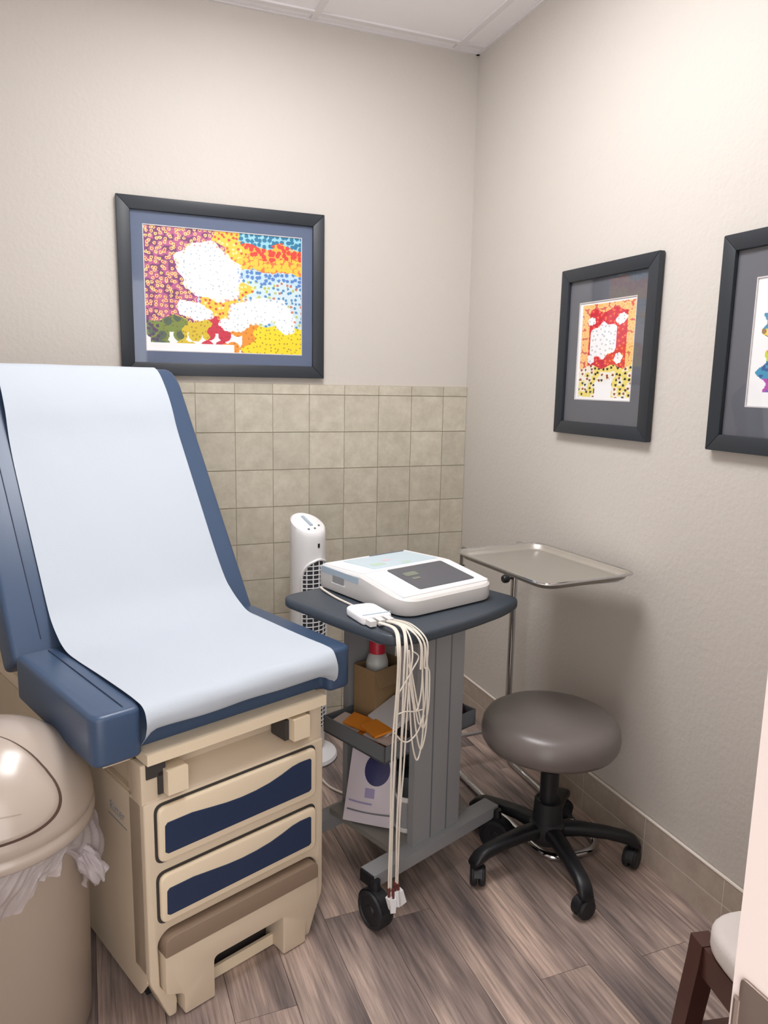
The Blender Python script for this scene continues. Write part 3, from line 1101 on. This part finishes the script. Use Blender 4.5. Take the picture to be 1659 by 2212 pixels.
# left side: blue lid edge and latch recess
mesh_obj('lid_edge', box(-W2-.0015, -W2+.004, .0, D2-.02, .052, .071, bev=.001), MBLUES, ebody)
la = mesh_obj('latch', box(-W2-.0025, -W2+.003, .07, .125, .032, .054, bev=.001), MGREY, ebody)
mesh_obj('latch_rim', box(-W2-.003, -W2+.002, .066, .129, .029, .032), MWHITE, la)
for sx in (-1, 1):
    for sy in (-1, 1):
        mesh_obj('rubber_foot', lathe([(0, 0), (.009, 0), (.009, .006), (0, .006)], 12, Tr(sx*.13, sy*.15, 0)), MBLACK, ebody)

# patient module and leads
pm = thing('lead_module', 'small white patient lead box lying on the left of the cart top', 'lead box', T(.405, .012, .8255), A+math.radians(-14))
mesh_obj('box', prism(rounded([(-.044, -.055), (.044, -.055), (.044, .06, .03), (-.044, .06, .03)], .012, 5), .0, .024, 'xy', bev=.007, seg=3), MWHITE, pm)
mesh_obj('edge_band', box(-.038, .044, -.046, -.041, .0235, .0253, bev=.0006), MBLUES, pm)
for i in range(3):
    mesh_obj('plug', box(-.036+i*.026, -.018+i*.026, -.082, -.055, .004, .018, bev=.004), MWHITE2, pm)
MT = Matrix.Translation(T(0, 0, 0)) @ Rz(A)
def Tv(p):
    return T(*p)
leads = thing('ecg_leads', 'bundle of thin cream ECG lead wires hanging over the cart edge', 'cables', T(.36, -.17, .82), 0)
ld0 = Vector(leads.location)
def lead(name, pts, r, m=MCABLE, n=8):
    return mesh_obj(name, tube([p-ld0 for p in spline([Tv(q) for q in pts], 8)], r, n), m, leads)
def hang(u0, v0, u1, z1, r, j=0.):
    return lead('lead_wire', [(u0, v0, .838), (u0-.012, -.135, .842), (u1+.008, -.184, .818), (u1+.002+j, -.190, .74), (u1-j, -.185, .55), (u1+j*.5, -.18, .35), (u1+.004, -.176, .22), (u1+.008, -.172, z1)], r)
hang(.372, -.065, .318, .165, .0024, .003)
hang(.375, -.065, .324, .160, .0026, -.002)
hang(.379, -.065, .327, .160, .0022, .001)
hang(.398, -.068, .344, .170, .0026, -.002)
hang(.402, -.068, .350, .165, .0024, .003)
# looped spare leads bulging to the right
def loop(u0, uo, zb, um, zt):
    q = [(u0, -.07, .838), (u0-.006, -.14, .843), ((u0+uo)/2-.006, -.192, .815), (uo-.004-.4*abs(u0-.41), -.198, .75+.3*(u0-.41)), (uo, -.198, zb+.14), (uo+.001, -.196, zb+.05), (uo-.014, -.194, zb), (uo-.032, -.192, zb+.06), (um, -.191, zb+.16), (um-.004, -.189, zt)]
    return lead('lead_wire', q, .0021)
loop(.400, .408, .505, .366, .72)
loop(.408, .421, .530, .374, .70)
loop(.416, .414, .600, .362, .76)
loop(.424, .427, .585, .370, .77)
loop(.404, .400, .640, .360, .78)
lead('lead_wire', [(.405, -.07, .838), (.392, -.14, .842), (.372, -.190, .80), (.362, -.19, .70), (.356, -.186, .50), (.352, -.18, .35), (.356, -.174, .165)], .0022)
lead('lead_wire', [(.322, -.187, .69), (.348, -.192, .725), (.372, -.194, .755), (.39, -.194, .78), (.368, -.194, .80)], .0018)
lead('lead_wire', [(.322, -.187, .645), (.35, -.192, .648), (.38, -.194, .64), (.412, -.196, .638)], .0018)
lead('lead_wire', [(.320, -.187, .60), (.34, -.192, .575), (.362, -.194, .566), (.392, -.194, .58), (.414, -.196, .62)], .0018)
for i, (uu, vv, zz) in enumerate(((.327, -.172, .145), (.336, -.178, .14), (.350, -.170, .15), (.358, -.174, .145))):
    g = mesh_obj('electrode_grip', tube([Tv((uu, vv, zz+.022))-ld0, Tv((uu+.001, vv, zz-.004))-ld0], .0042, 8), MBROWN, leads)
    mesh_obj('snap_clip', box(-.010, .010, -.007, .007, -.046, -.004, bev=.004, mtx=Tr(*(Tv((uu+.003, vv+.002*(i % 2), zz))-ld0)) @ Rz(A+i) @ Ry(.2*(i-1.5))), MWHITE, leads)
# cable on the cart top beside the machine
pc = tag(mesh_obj('module_cable', tube(spline([T(.478, .31, .833), T(.470, .28, .8305), T(.452, .20, .829), T(.44, .12, .829), T(.425, .09, .832), T(.415, .066, .836)], 8), .0032, 8), MCABLE), 'short cream cable along the left side of the ECG machine', 'cable')

# ------------------------------------------------------------------ things on the cart shelves
SZ = .4245
cb = thing('cardboard_box', 'open brown cardboard box at the back of the middle cart shelf', 'box', T(.602, .168, SZ), A+.04)
b = BM()
add_box(b, -.07, .07, -.045, .045, 0, .004)
for q in ((-.07, .07, -.045, -.042), (-.07, .07, .042, .045), (-.07, -.067, -.042, .042), (.067, .07, -.042, .042)):
    add_box(b, *q, .004, .182)
mesh_obj('carton', b, MCARD, cb)
mesh_obj('flap', box(-.07, .07, -.003, 0, 0, .05, mtx=Tr(0, -.045, .182) @ Rx(2.6)), MCARD, cb)
jar = thing('plastic_bottle', 'frosted white bottle with a red cap standing in the cardboard box', 'bottle', T(.585, .168, SZ+.0045), 0)
mesh_obj('bottle', lathe([(0, 0), (.03, 0), (.034, .01), (.034, .185), (.028, .205), (.020, .214), (0, .214)], 24), MCLEAR, jar)
mesh_obj('cap', lathe([(0, .262), (.022, .262), (.025, .256), (.025, .214), (0, .214)], 20), MRED, jar)
for i in range(3):
    tag(mesh_obj('paper_packet', box(-.052, .052, -.056, .056, 0, .005, bev=.001, mtx=Tr(*T(.540+.006*i, .062, SZ+.052+.0085*i)) @ Rz(A-.22+.04*i) @ Ry(-.42)), MSHEET), ['lowest', 'middle', 'topmost'][i]+' of the white paper packets leaning on the middle cart shelf', 'packet', 'white packets on the cart')
PK = ((.474, .160, .026, .15, -.10, MPINKW, 'pale pack sticking up at the far left end of the middle cart shelf'),
      (.476, .065, .020, -.12, -.20, MORANGE, 'orange electrode pack lying flat on the middle cart shelf'),
      (.482, .020, .028, .12, .10, MPINKW, 'pale pack at the near left corner of the middle cart shelf'))
for (u, v, z, rz, ry, m_, lb) in PK:
    tag(mesh_obj('electrode_pack', box(-.034, .034, -.05, .05, 0, .007, bev=.003, mtx=Tr(*T(u, v, SZ+z)) @ Rz(A+rz) @ Ry(ry)), m_), lb, 'packet', 'packs on the middle cart shelf')
for i, (u, v, z, rz) in enumerate(((.480, .120, .040, .3), (.480, .052, .046, -.2), (.512, -.003, .008, 1.57))):
    tag(mesh_obj('orange_pouch', box(-.030, .030, -.042, .042, 0, .006, bev=.0025, mtx=Tr(*T(u, v, SZ+z)) @ Rz(A+rz) @ Rx(.10 if i == 0 else 0) @ Ry(-.12 if i < 2 else 0)), MORANGE), ['orange pouch on top of the packs at the far left of the cart shelf', 'orange pouch on top of the packs in the middle of the cart shelf', 'orange pouch beside the black pouch at the near edge of the cart shelf'][i], 'pouch', 'orange pouches on the cart')
tag(mesh_obj('black_pouch', prism(rounded([(-.035, 0), (.035, 0), (.04, .12, .02), (-.02, .15, .02)], .012, 4), -.02, .02, 'xz', bev=.008, seg=2, mtx=Tr(*T(.592, -.017, SZ)) @ Rz(A)), MNAVYD), 'black pouch upright beside the near column on the middle cart shelf', 'pouch')
tag(mesh_obj('grey_carton', prism(rounded([(-.032, 0), (.032, 0), (.032, .27), (-.032, .27)], .004, 3), -.022, .022, 'xz', bev=.002, mtx=Tr(*T(.640, .070, SZ)) @ Rz(A)), MSHEET), 'pale grey carton behind the column on the middle cart shelf', 'carton')
tag(mesh_obj('maroon_bag', prism(rounded([(-.045, 0), (.045, 0), (.05, .04, .02), (.0, .10, .02), (-.045, .11, .02)], .012, 4), -.05, .05, 'xz', bev=.012, seg=3, mtx=Tr(*T(.750, .04, SZ)) @ Rz(A)), MMAROON), 'dark maroon cloth bag at the right end of the middle cart shelf', 'bag')
# bottom shelf
BZ = .1605
wp = thing('wipes_bag', 'white printed packet with a round blue emblem on the bottom cart shelf', 'packet', T(.482, .080, BZ+.004), A-math.radians(60))
def wfn(a, q):
    x = (a-.5)*(.155-.02*q); z = q*.222
    y = .018*math.sin(PI*a)*math.sin(PI*min(1, q*1.1+.05))
    return Vector((x, -y-.012*(1-q), z))
b = BM()
add_grid(b, lambda a, q: wfn(a, q)*1, 12, 14)
add_grid(b, lambda a, q: Vector((wfn(a, q).x, -wfn(a, q).y-.006*(1-q)*0+.0, wfn(a, q).z)), 12, 14)
bmesh.ops.remove_doubles(b, verts=b.verts, dist=.0002)
mesh_obj('packet', b, mat('lilac_white_pack', (206, 196, 204), .45), wp).rotation_euler = (-.22, 0, 0)
pk = wp.children[0]
b = BM()
cen = b.verts.new(wfn(.62, .72)+Vector((0, -.0025, 0)))
ring = [b.verts.new(wfn(.62+.27*math.cos(2*PI*i/28), .72+.20*math.sin(2*PI*i/28))+Vector((0, -.002, 0))) for i in range(28)]
for i in range(28):
    b.faces.new((cen, ring[i], ring[(i+1) % 28]))
mesh_obj('blue_emblem', b, MBLUE, pk)
MLIL = mat('lilac_print', (150, 140, 178), .5)
mesh_obj('printed_panel', sheet(lambda a, q: wfn(.42+.2*a, .36+.12*q)+Vector((0, -.002, 0)), 4, 3), MLIL, pk)
mesh_obj('printed_rule', sheet(lambda a, q: wfn(.06+.88*a, .15+.02*q)+Vector((0, -.002, 0)), 8, 1), MGREYD, pk)
mesh_obj('printed_rule', sheet(lambda a, q: wfn(.08+.5*a, .27+.02*q)+Vector((0, -.002, 0)), 8, 1), MLIL, pk)
tub = thing('white_tub', 'white tub with grey band and black lid on the bottom cart shelf', 'tub', T(.560, -.004, BZ), 0)
mesh_obj('body', lathe([(0, 0), (.036, 0), (.039, .004), (.039, .012), (.0375, .014), (.0375, .098), (.039, .1), (.039, .112), (0, .112)], 28), MWHITE2, tub)
mesh_obj('band', lathe([(.0378, .016), (.0382, .016), (.0382, .096), (.0378, .096)], 28, closed=True), MGREY, tub)
mesh_obj('lid', lathe([(0, .172), (.033, .172), (.036, .166), (.036, .112), (0, .112)], 28), mat('dark_green_lid', (34, 42, 46), .5), tub)

# ------------------------------------------------------------------ Mayo stand
mayo = thing('instrument_stand', 'chrome wheelless instrument stand with a stainless tray behind the stool', 'tray stand', (-.19, -.58, 0), 0)
mo = Vector((-.19, -.58, 0))
PX0, PX1 = -.302, -.076
r = .0122
loop_ = fillet3([(PX0, -.58, .80), (PX0, -.58, .012), (PX0+.015, -1.19, .012), (PX1-.01, -1.19, .012), (PX1, -.58, .012), (PX1, -.58, .80)], .075, 8)
mesh_obj('floor_tube', tube([p-mo for p in loop_], r, 12), MCHROME, mayo)
mesh_obj('crossbar', tube([Vector((PX0, -.58, .135))-mo, Vector((PX1, -.58, .135))-mo], .008, 10), MCHROME, mayo)
ang = math.radians(5)
tc = Vector((-.243, -.990, .885))
fr = fillet3([(PX0, -.58, .74), (PX0, -.58, .872), (PX0+.03, -1.15, .872), (PX1-.03+.05, -1.15, .872), (PX1, -.58, .872), (PX1, -.58, .74)], .03, 6)
mesh_obj('tray_frame', tube([p-mo for p in fr], .007, 10), MCHROME, mayo)
for px in (PX0, PX1):
    mesh_obj('collar', lathe([(0, .80), (.015, .80), (.016, .79), (.016, .76), (.014, .755), (0, .755)], 16, Tr(px-mo.x, 0, 0)), MCHROME, mayo)
b = BM()
add_tube(b, [Vector((PX1-.012, -.58, .735))-mo, Vector((PX1-.03, -.585, .735))-mo], .005, 8)
add_lathe(b, [(0, 0), (.013, 0), (.016, .006), (.016, .018), (.012, .024), (0, .024)], 14, Tr(PX1-.03-mo.x, -.005, .735) @ Ry(-PI/2))
mesh_obj('clamp_knob', b, MBLACK, mayo)
tray = thing('instrument_tray', 'shallow stainless steel tray with raised rim on the chrome stand', 'tray', tc, ang)
tw, td = .165, .228
def rr(e, z):
    return [Vector((p.x, p.y, z)) for p in rounded([(-tw-e, -td-e), (tw+e, -td-e), (tw+e, td+e), (-tw-e, td+e)], .05, 6)]
b = BM()
lv = [rr(-.018, .001), rr(-.012, .0005), rr(-.006, .004), rr(0, .016), rr(.002, .019), rr(.010, .019), rr(.011, .0165), rr(.002, .015), rr(-.006, .001), rr(-.016, -.0015)]
vv_ = [[b.verts.new(p) for p in q] for q in lv]
k = len(vv_[0])
for Aa, Bb in zip(vv_, vv_[1:]):
    for i in range(k):
        b.faces.new((Aa[i], Aa[(i+1) % k], Bb[(i+1) % k], Bb[i]))
b.faces.new(vv_[0]); b.faces.new(vv_[-1][::-1])
mesh_obj('tray_pan', b, MSTEEL, tray, angle=60)
mesh_obj('tray_rim', tube(rr(.007, .0185), .0042, 8, closed=True), MCHROME, tray)

# ------------------------------------------------------------------ stool
sc = Vector((-.281, -1.158, 0))
stool = thing('rolling_stool', 'round taupe vinyl stool on black five-star wheeled base', 'stool', sc, 0)
seat_o = Vector((0, 0, 0))
mesh_obj('seat', lathe([(0, .492), (.08, .4915), (.14, .488), (.172, .481), (.190, .470), (.201, .452), (.205, .430), (.203, .410), (.194, .395), (.175, .387), (.12, .384), (0, .384)], 64, Tr(-.012, -.004, 0)), MSEAT, stool, angle=60)
mesh_obj('seat_plate', box(-.07, .07, -.07, .07, .362, .3845, bev=.005), MBLACK, stool)
mesh_obj('lever', tube([(.03, -.02, .372), (.12, -.05, .370), (.16, -.065, .362)], [.005, .005, .008], 8), MBLACK, stool)
mesh_obj('gas_lift', lathe([(0, .365), (.022, .365), (.022, .30), (.028, .298), (.028, .20), (.034, .198), (.036, .12), (0, .12)], 24), MBLACK, stool)
mesh_obj('lift_cover', lathe([(.034, .20), (.042, .20), (.046, .125), (.034, .125)], 24, closed=True), MBLACK2, stool)
mesh_obj('hub', lathe([(0, .135), (.045, .135), (.055, .125), (.058, .085), (.05, .07), (0, .07)], 28), MBLACK, stool)
a0 = math.radians(-100.6)
for i in range(5):
    a = a0+2*PI*i/5
    ca, sa = math.cos(a), math.sin(a)
    secs = [(.03, .108, .028, .022), (.10, .112, .025, .019), (.18, .106, .022, .017), (.235, .096, .021, .018), (.262, .084, .022, .018), (.280, .072, .019, .010)]
    b = BM()
    rings = []
    for (rad, z, hw, hh) in secs:
        ring = []
        for j in range(12):
            t_ = 2*PI*j/12
            lx = math.copysign(abs(math.cos(t_))**.7, math.cos(t_))*hw
            lz = math.copysign(abs(math.sin(t_))**.7, math.sin(t_))*hh
            ring.append(b.verts.new((ca*rad-sa*lx, sa*rad+ca*lx, z+lz)))
        rings.append(ring)
    for Aa, Bb in zip(rings, rings[1:]):
        for j in range(12):
            b.faces.new((Aa[j], Aa[(j+1) % 12], Bb[(j+1) % 12], Bb[j]))
    b.faces.new(rings[0][::-1]); b.faces.new(rings[-1])
    lg = mesh_obj('leg', b, MBLACK, stool, angle=60)
    cx_, cy_ = ca*.258, sa*.258
    rz = a+[.35, -.5, .7, .3, -.6][i]
    r_ = .030
    b = BM()
    for s in (-1, 1):
        add_lathe(b, [(0, 0), (r_*.9, 0), (r_, .003), (r_, .014), (r_*.85, .019), (0, .020)], 22, Tr(cx_, cy_, r_) @ Rz(rz) @ Ry(s*PI/2) @ Tr(0, 0, .003))
    mesh_obj('caster_wheel', b, MBLACK2, lg)
    b = BM()
    add_lathe(b, [(r_*1.04, -.014), (r_*1.16, -.012), (r_*1.16, .012), (r_*1.04, .014)], 14, Tr(cx_, cy_, r_) @ Rz(rz) @ Ry(PI/2), closed=True, arc=(PI*.6, PI*1.5))
    add_tube(b, [(cx_, cy_, r_*1.6), (cx_, cy_, .072)], .008, 10)
    mesh_obj('caster_fork', b, MBLACK, lg)

# ------------------------------------------------------------------ side chair by the door
ch = thing('wooden_chair', 'dark walnut chair with cream padded seat beside the door frame', 'chair', (-.492, -1.968, 0), math.radians(-12))
CWd, CDp = .46, .42       # width runs along local -y, depth along +x
def cleg(x, y, top, bulge, rear=0):
    b = BM()
    secs = [(0, .015, -.018*bulge), (.10, .017, -.026*bulge), (.20, .018, -.022*bulge), (.30, .019, -.008*bulge), (.36, .019, .0), (top, .019, .004*bulge)]
    rings = []
    for z, hw, dx in secs:
        rings.append([b.verts.new((x+dx+sx*hw, y+sy*hw, z)) for sx, sy in ((-1, -1), (1, -1), (1, 1), (-1, 1))])
    for Aa, Bb in zip(rings, rings[1:]):
        for j in range(4):
            b.faces.new((Aa[j], Aa[(j+1) % 4], Bb[(j+1) % 4], Bb[j]))
    b.faces.new(rings[0][::-1]); b.faces.new(rings[-1])
    bevel(b, .004, 2, ang=50)
    return b
mesh_obj('leg', cleg(0, 0, .406, 1), MWOOD, ch)
mesh_obj('leg', cleg(0, -CWd, .406, 1), MWOOD, ch)
mesh_obj('leg', cleg(CDp, 0, .80, -.6), MWOOD, ch)
mesh_obj('leg', cleg(CDp, -CWd, .80, -.6), MWOOD, ch)
mesh_obj('front_rail', box(-.012, .012, -CWd+.02, -.02, .345, .405, bev=.003), MWOOD, ch)
mesh_obj('side_rail', box(.02, CDp-.02, -.014, .01, .345, .405, bev=.003), MWOOD, ch)
mesh_obj('side_rail', box(.02, CDp-.02, -CWd-.01, -CWd+.014, .345, .405, bev=.003), MWOOD, ch)
mesh_obj('rear_rail', box(CDp-.012, CDp+.012, -CWd+.02, -.02, .345, .405, bev=.003), MWOOD, ch)
mesh_obj('stretcher', box(.0, CDp, -.008, .008, .19, .215, bev=.003), MWOOD, ch)
mesh_obj('stretcher', box(.0, CDp, -CWd-.008, -CWd+.008, .19, .215, bev=.003), MWOOD, ch)
mesh_obj('stretcher', box(CDp*.5-.01, CDp*.5+.01, -CWd, 0, .192, .213, bev=.003), MWOOD, ch)
mesh_obj('seat_cushion', prism(rounded([(-.020, -CWd-.004), (CDp-.03, -CWd-.004), (CDp-.03, .006), (-.020, .006)], .09, 8), .4065, .462, 'xy', bev=.018, seg=4), MCUSH, ch)
for zz in (.60, .70):
    mesh_obj('back_slat', box(CDp-.002, CDp+.014, -CWd+.02, -.02, zz, zz+.045, bev=.003), MWOOD, ch)
mesh_obj('top_rail', box(CDp-.008, CDp+.018, -CWd-.02, .02, .79, .85, bev=.006), MWOOD, ch)

# ------------------------------------------------------------------ dome-lid waste bin
bc = Vector((-1.775, -1.25, 0))
binr = thing('waste_bin', 'beige waste bin with domed swing lid beside the examination table cabinet', 'waste bin', bc, 0)
mesh_obj('bin_body', lathe([(0, .0), (.178, 0), (.184, .012), (.196, .49), (.198, .505), (.190, .505), (.187, .48), (.176, .02), (0, .02)], 56), MBIN, binr)
dome = [(p.x, p.y) for p in spline([Vector(q+(0,)) for q in ((.2105, .552), (.207, .575), (.198, .605), (.182, .635), (.158, .662), (.125, .688), (.085, .708), (.045, .719))], 5)]
lid = mesh_obj('bin_lid', lathe([(.192, .500), (.206, .497), (.212, .503), (.212, .521), (.206, .527), (.208, .533), (.212, .540)]+dome+[(.022, .7215), (0, .722)], 128), MLID, binr, angle=60)
# swing door: a proud patch on the dome facing the room
def dpt(a, q, off):
    i = q*(len(dome)-1); i0 = min(int(i), len(dome)-2); f = i-i0
    r0, z0 = dome[i0]; r1, z1 = dome[i0+1]
    rr_, zz_ = r0*(1-f)+r1*f, z0*(1-f)+z1*f
    dr, dz = r1-r0, z1-z0
    l = math.hypot(dr, dz)
    rr_ += dz/l*off; zz_ -= dr/l*off
    return Vector((rr_*math.cos(a), rr_*math.sin(a), zz_))
fa = math.radians(-88)
def dome_patch(ha, q0, q1, off, lift):
    b = BM()
    N_, R_ = 96, 18
    cen = None
    rings = []
    for k in range(1, R_+1):
        rr_ = k/R_
        ring = []
        for i in range(N_):
            t_ = 2*PI*i/N_
            ex = 3.6
            cx_ = math.copysign(abs(math.cos(t_))**(2/ex), math.cos(t_))
            cy_ = math.copysign(abs(math.sin(t_))**(2/ex), math.sin(t_))
            q = (q0+q1)/2+(q1-q0)/2*cy_*rr_
            a = fa+ha*cx_*rr_*(1+.10*(.5-(q-q0)/(q1-q0)))
            o_ = off if k < R_ else off-lift
            ring.append(b.verts.new(dpt(a, max(0, min(1, q)), o_)))
        rings.append(ring)
    cen = b.verts.new(dpt(fa, (q0+q1)/2, off))
    for i in range(N_):
        b.faces.new((cen, rings[0][i], rings[0][(i+1) % N_]))
    for Aa, Bb in zip(rings, rings[1:]):
        for i in range(N_):
            b.faces.new((Aa[i], Aa[(i+1) % N_], Bb[(i+1) % N_], Bb[i]))
    return b
dr = mesh_obj('swing_door', dome_patch(math.radians(46), .10, .985, .0048, .0038), MLID, lid, angle=60)
mesh_obj('door_gap', dome_patch(math.radians(47.7), .075, .997, .0017, .0008), mat('lid_gap', (84, 64, 54), .8), lid)
mesh_obj('push_mark', sheet(lambda a, q: dpt(fa+math.radians(-22+44*a), .30+.008*q+.03*math.sin(PI*a), .0052), 14, 1), MBIN, dr)
# liner: crumpled clear plastic hanging out under the rim
rn = random.Random(11)
def nse(a, k):
    return sum(math.sin(a*f+p)*w for f, p, w in NS[k])
NS = [[(rn.choice([3, 5, 7, 9, 13, 17]), rn.uniform(0, 6), rn.uniform(.3, 1)) for _ in range(6)] for _ in range(4)]
def gw(a, deg, w_):
    x_ = math.atan2(math.sin(a-math.radians(deg)), math.cos(a-math.radians(deg)))
    return math.exp(-(x_/math.radians(w_))**2)
def hemz(a):
    d = .055+.012*nse(a, 0)
    d += .17*gw(a, -105, 24)+.13*gw(a, -150, 30)+.10*gw(a, 160, 40)
    d += .11*gw(a, -20, 13)+.05*gw(a, 60, 40)
    d -= .03*gw(a, -47, 9)
    return max(.022, d)
def bagfn(s_, q):
    a = 2*PI*s_
    d = hemz(a)
    z = .505-q*d
    rad = .184+(.196-.184)*(z-.012)/.478
    puff = .005+.009*(.5+.5*math.sin(a*19+q*6+1.6*math.sin(a*7)+.8*math.sin(q*11)))*(.3+q)
    puff += .006*math.sin(q*8+a*31+math.sin(a*13)*2)*q+.003*math.sin(q*23+a*53)
    puff += .026*gw(a, -18, 14)*math.sin(PI*min(1, q*1.15))+.012*gw(a, -100, 30)*math.sin(PI*min(1, q))
    return Vector(((rad+max(.003, puff))*math.cos(a), (rad+max(.003, puff))*math.sin(a), z))
b = BM()
add_grid(b, bagfn, 360, 22)
bmesh.ops.remove_doubles(b, verts=b.verts, dist=.00005)
bg = tag(mesh_obj('bin_liner', b, MBAG, angle=180), 'crumpled clear plastic liner hanging out below the bin lid', 'bin liner')
bg.location = bc
b = BM()
ka = math.radians(-30)
kc = Vector((.250*math.cos(ka), .250*math.sin(ka), .405))
def kfn(s, q):
    a = 2*PI*s
    rr_ = (.012+.016*q*(1.2-q))*(1+.35*math.sin(5*a+q*7)+.2*math.sin(9*a))
    base = Vector((.206*math.cos(ka), .206*math.sin(ka), .46))*(1-q)+kc*q
    return base+Vector((rr_*math.cos(a)*.8, rr_*math.sin(a)*.8, rr_*math.sin(a+1)*.7))
add_grid(b, kfn, 36, 10)
mesh_obj('liner_knot', b, MBAG, bg, angle=180)
# floor cable behind the cart
tag(mesh_obj('power_cord', tube(spline([(-.80, -.42, .006), (-.78, -.55, .006), (-.70, -.66, .006), (-.62, -.72, .006), (-.50, -.62, .006)], 10), .004, 8), MCABLE), 'pale power cord lying on the floor beneath the cart', 'cord')
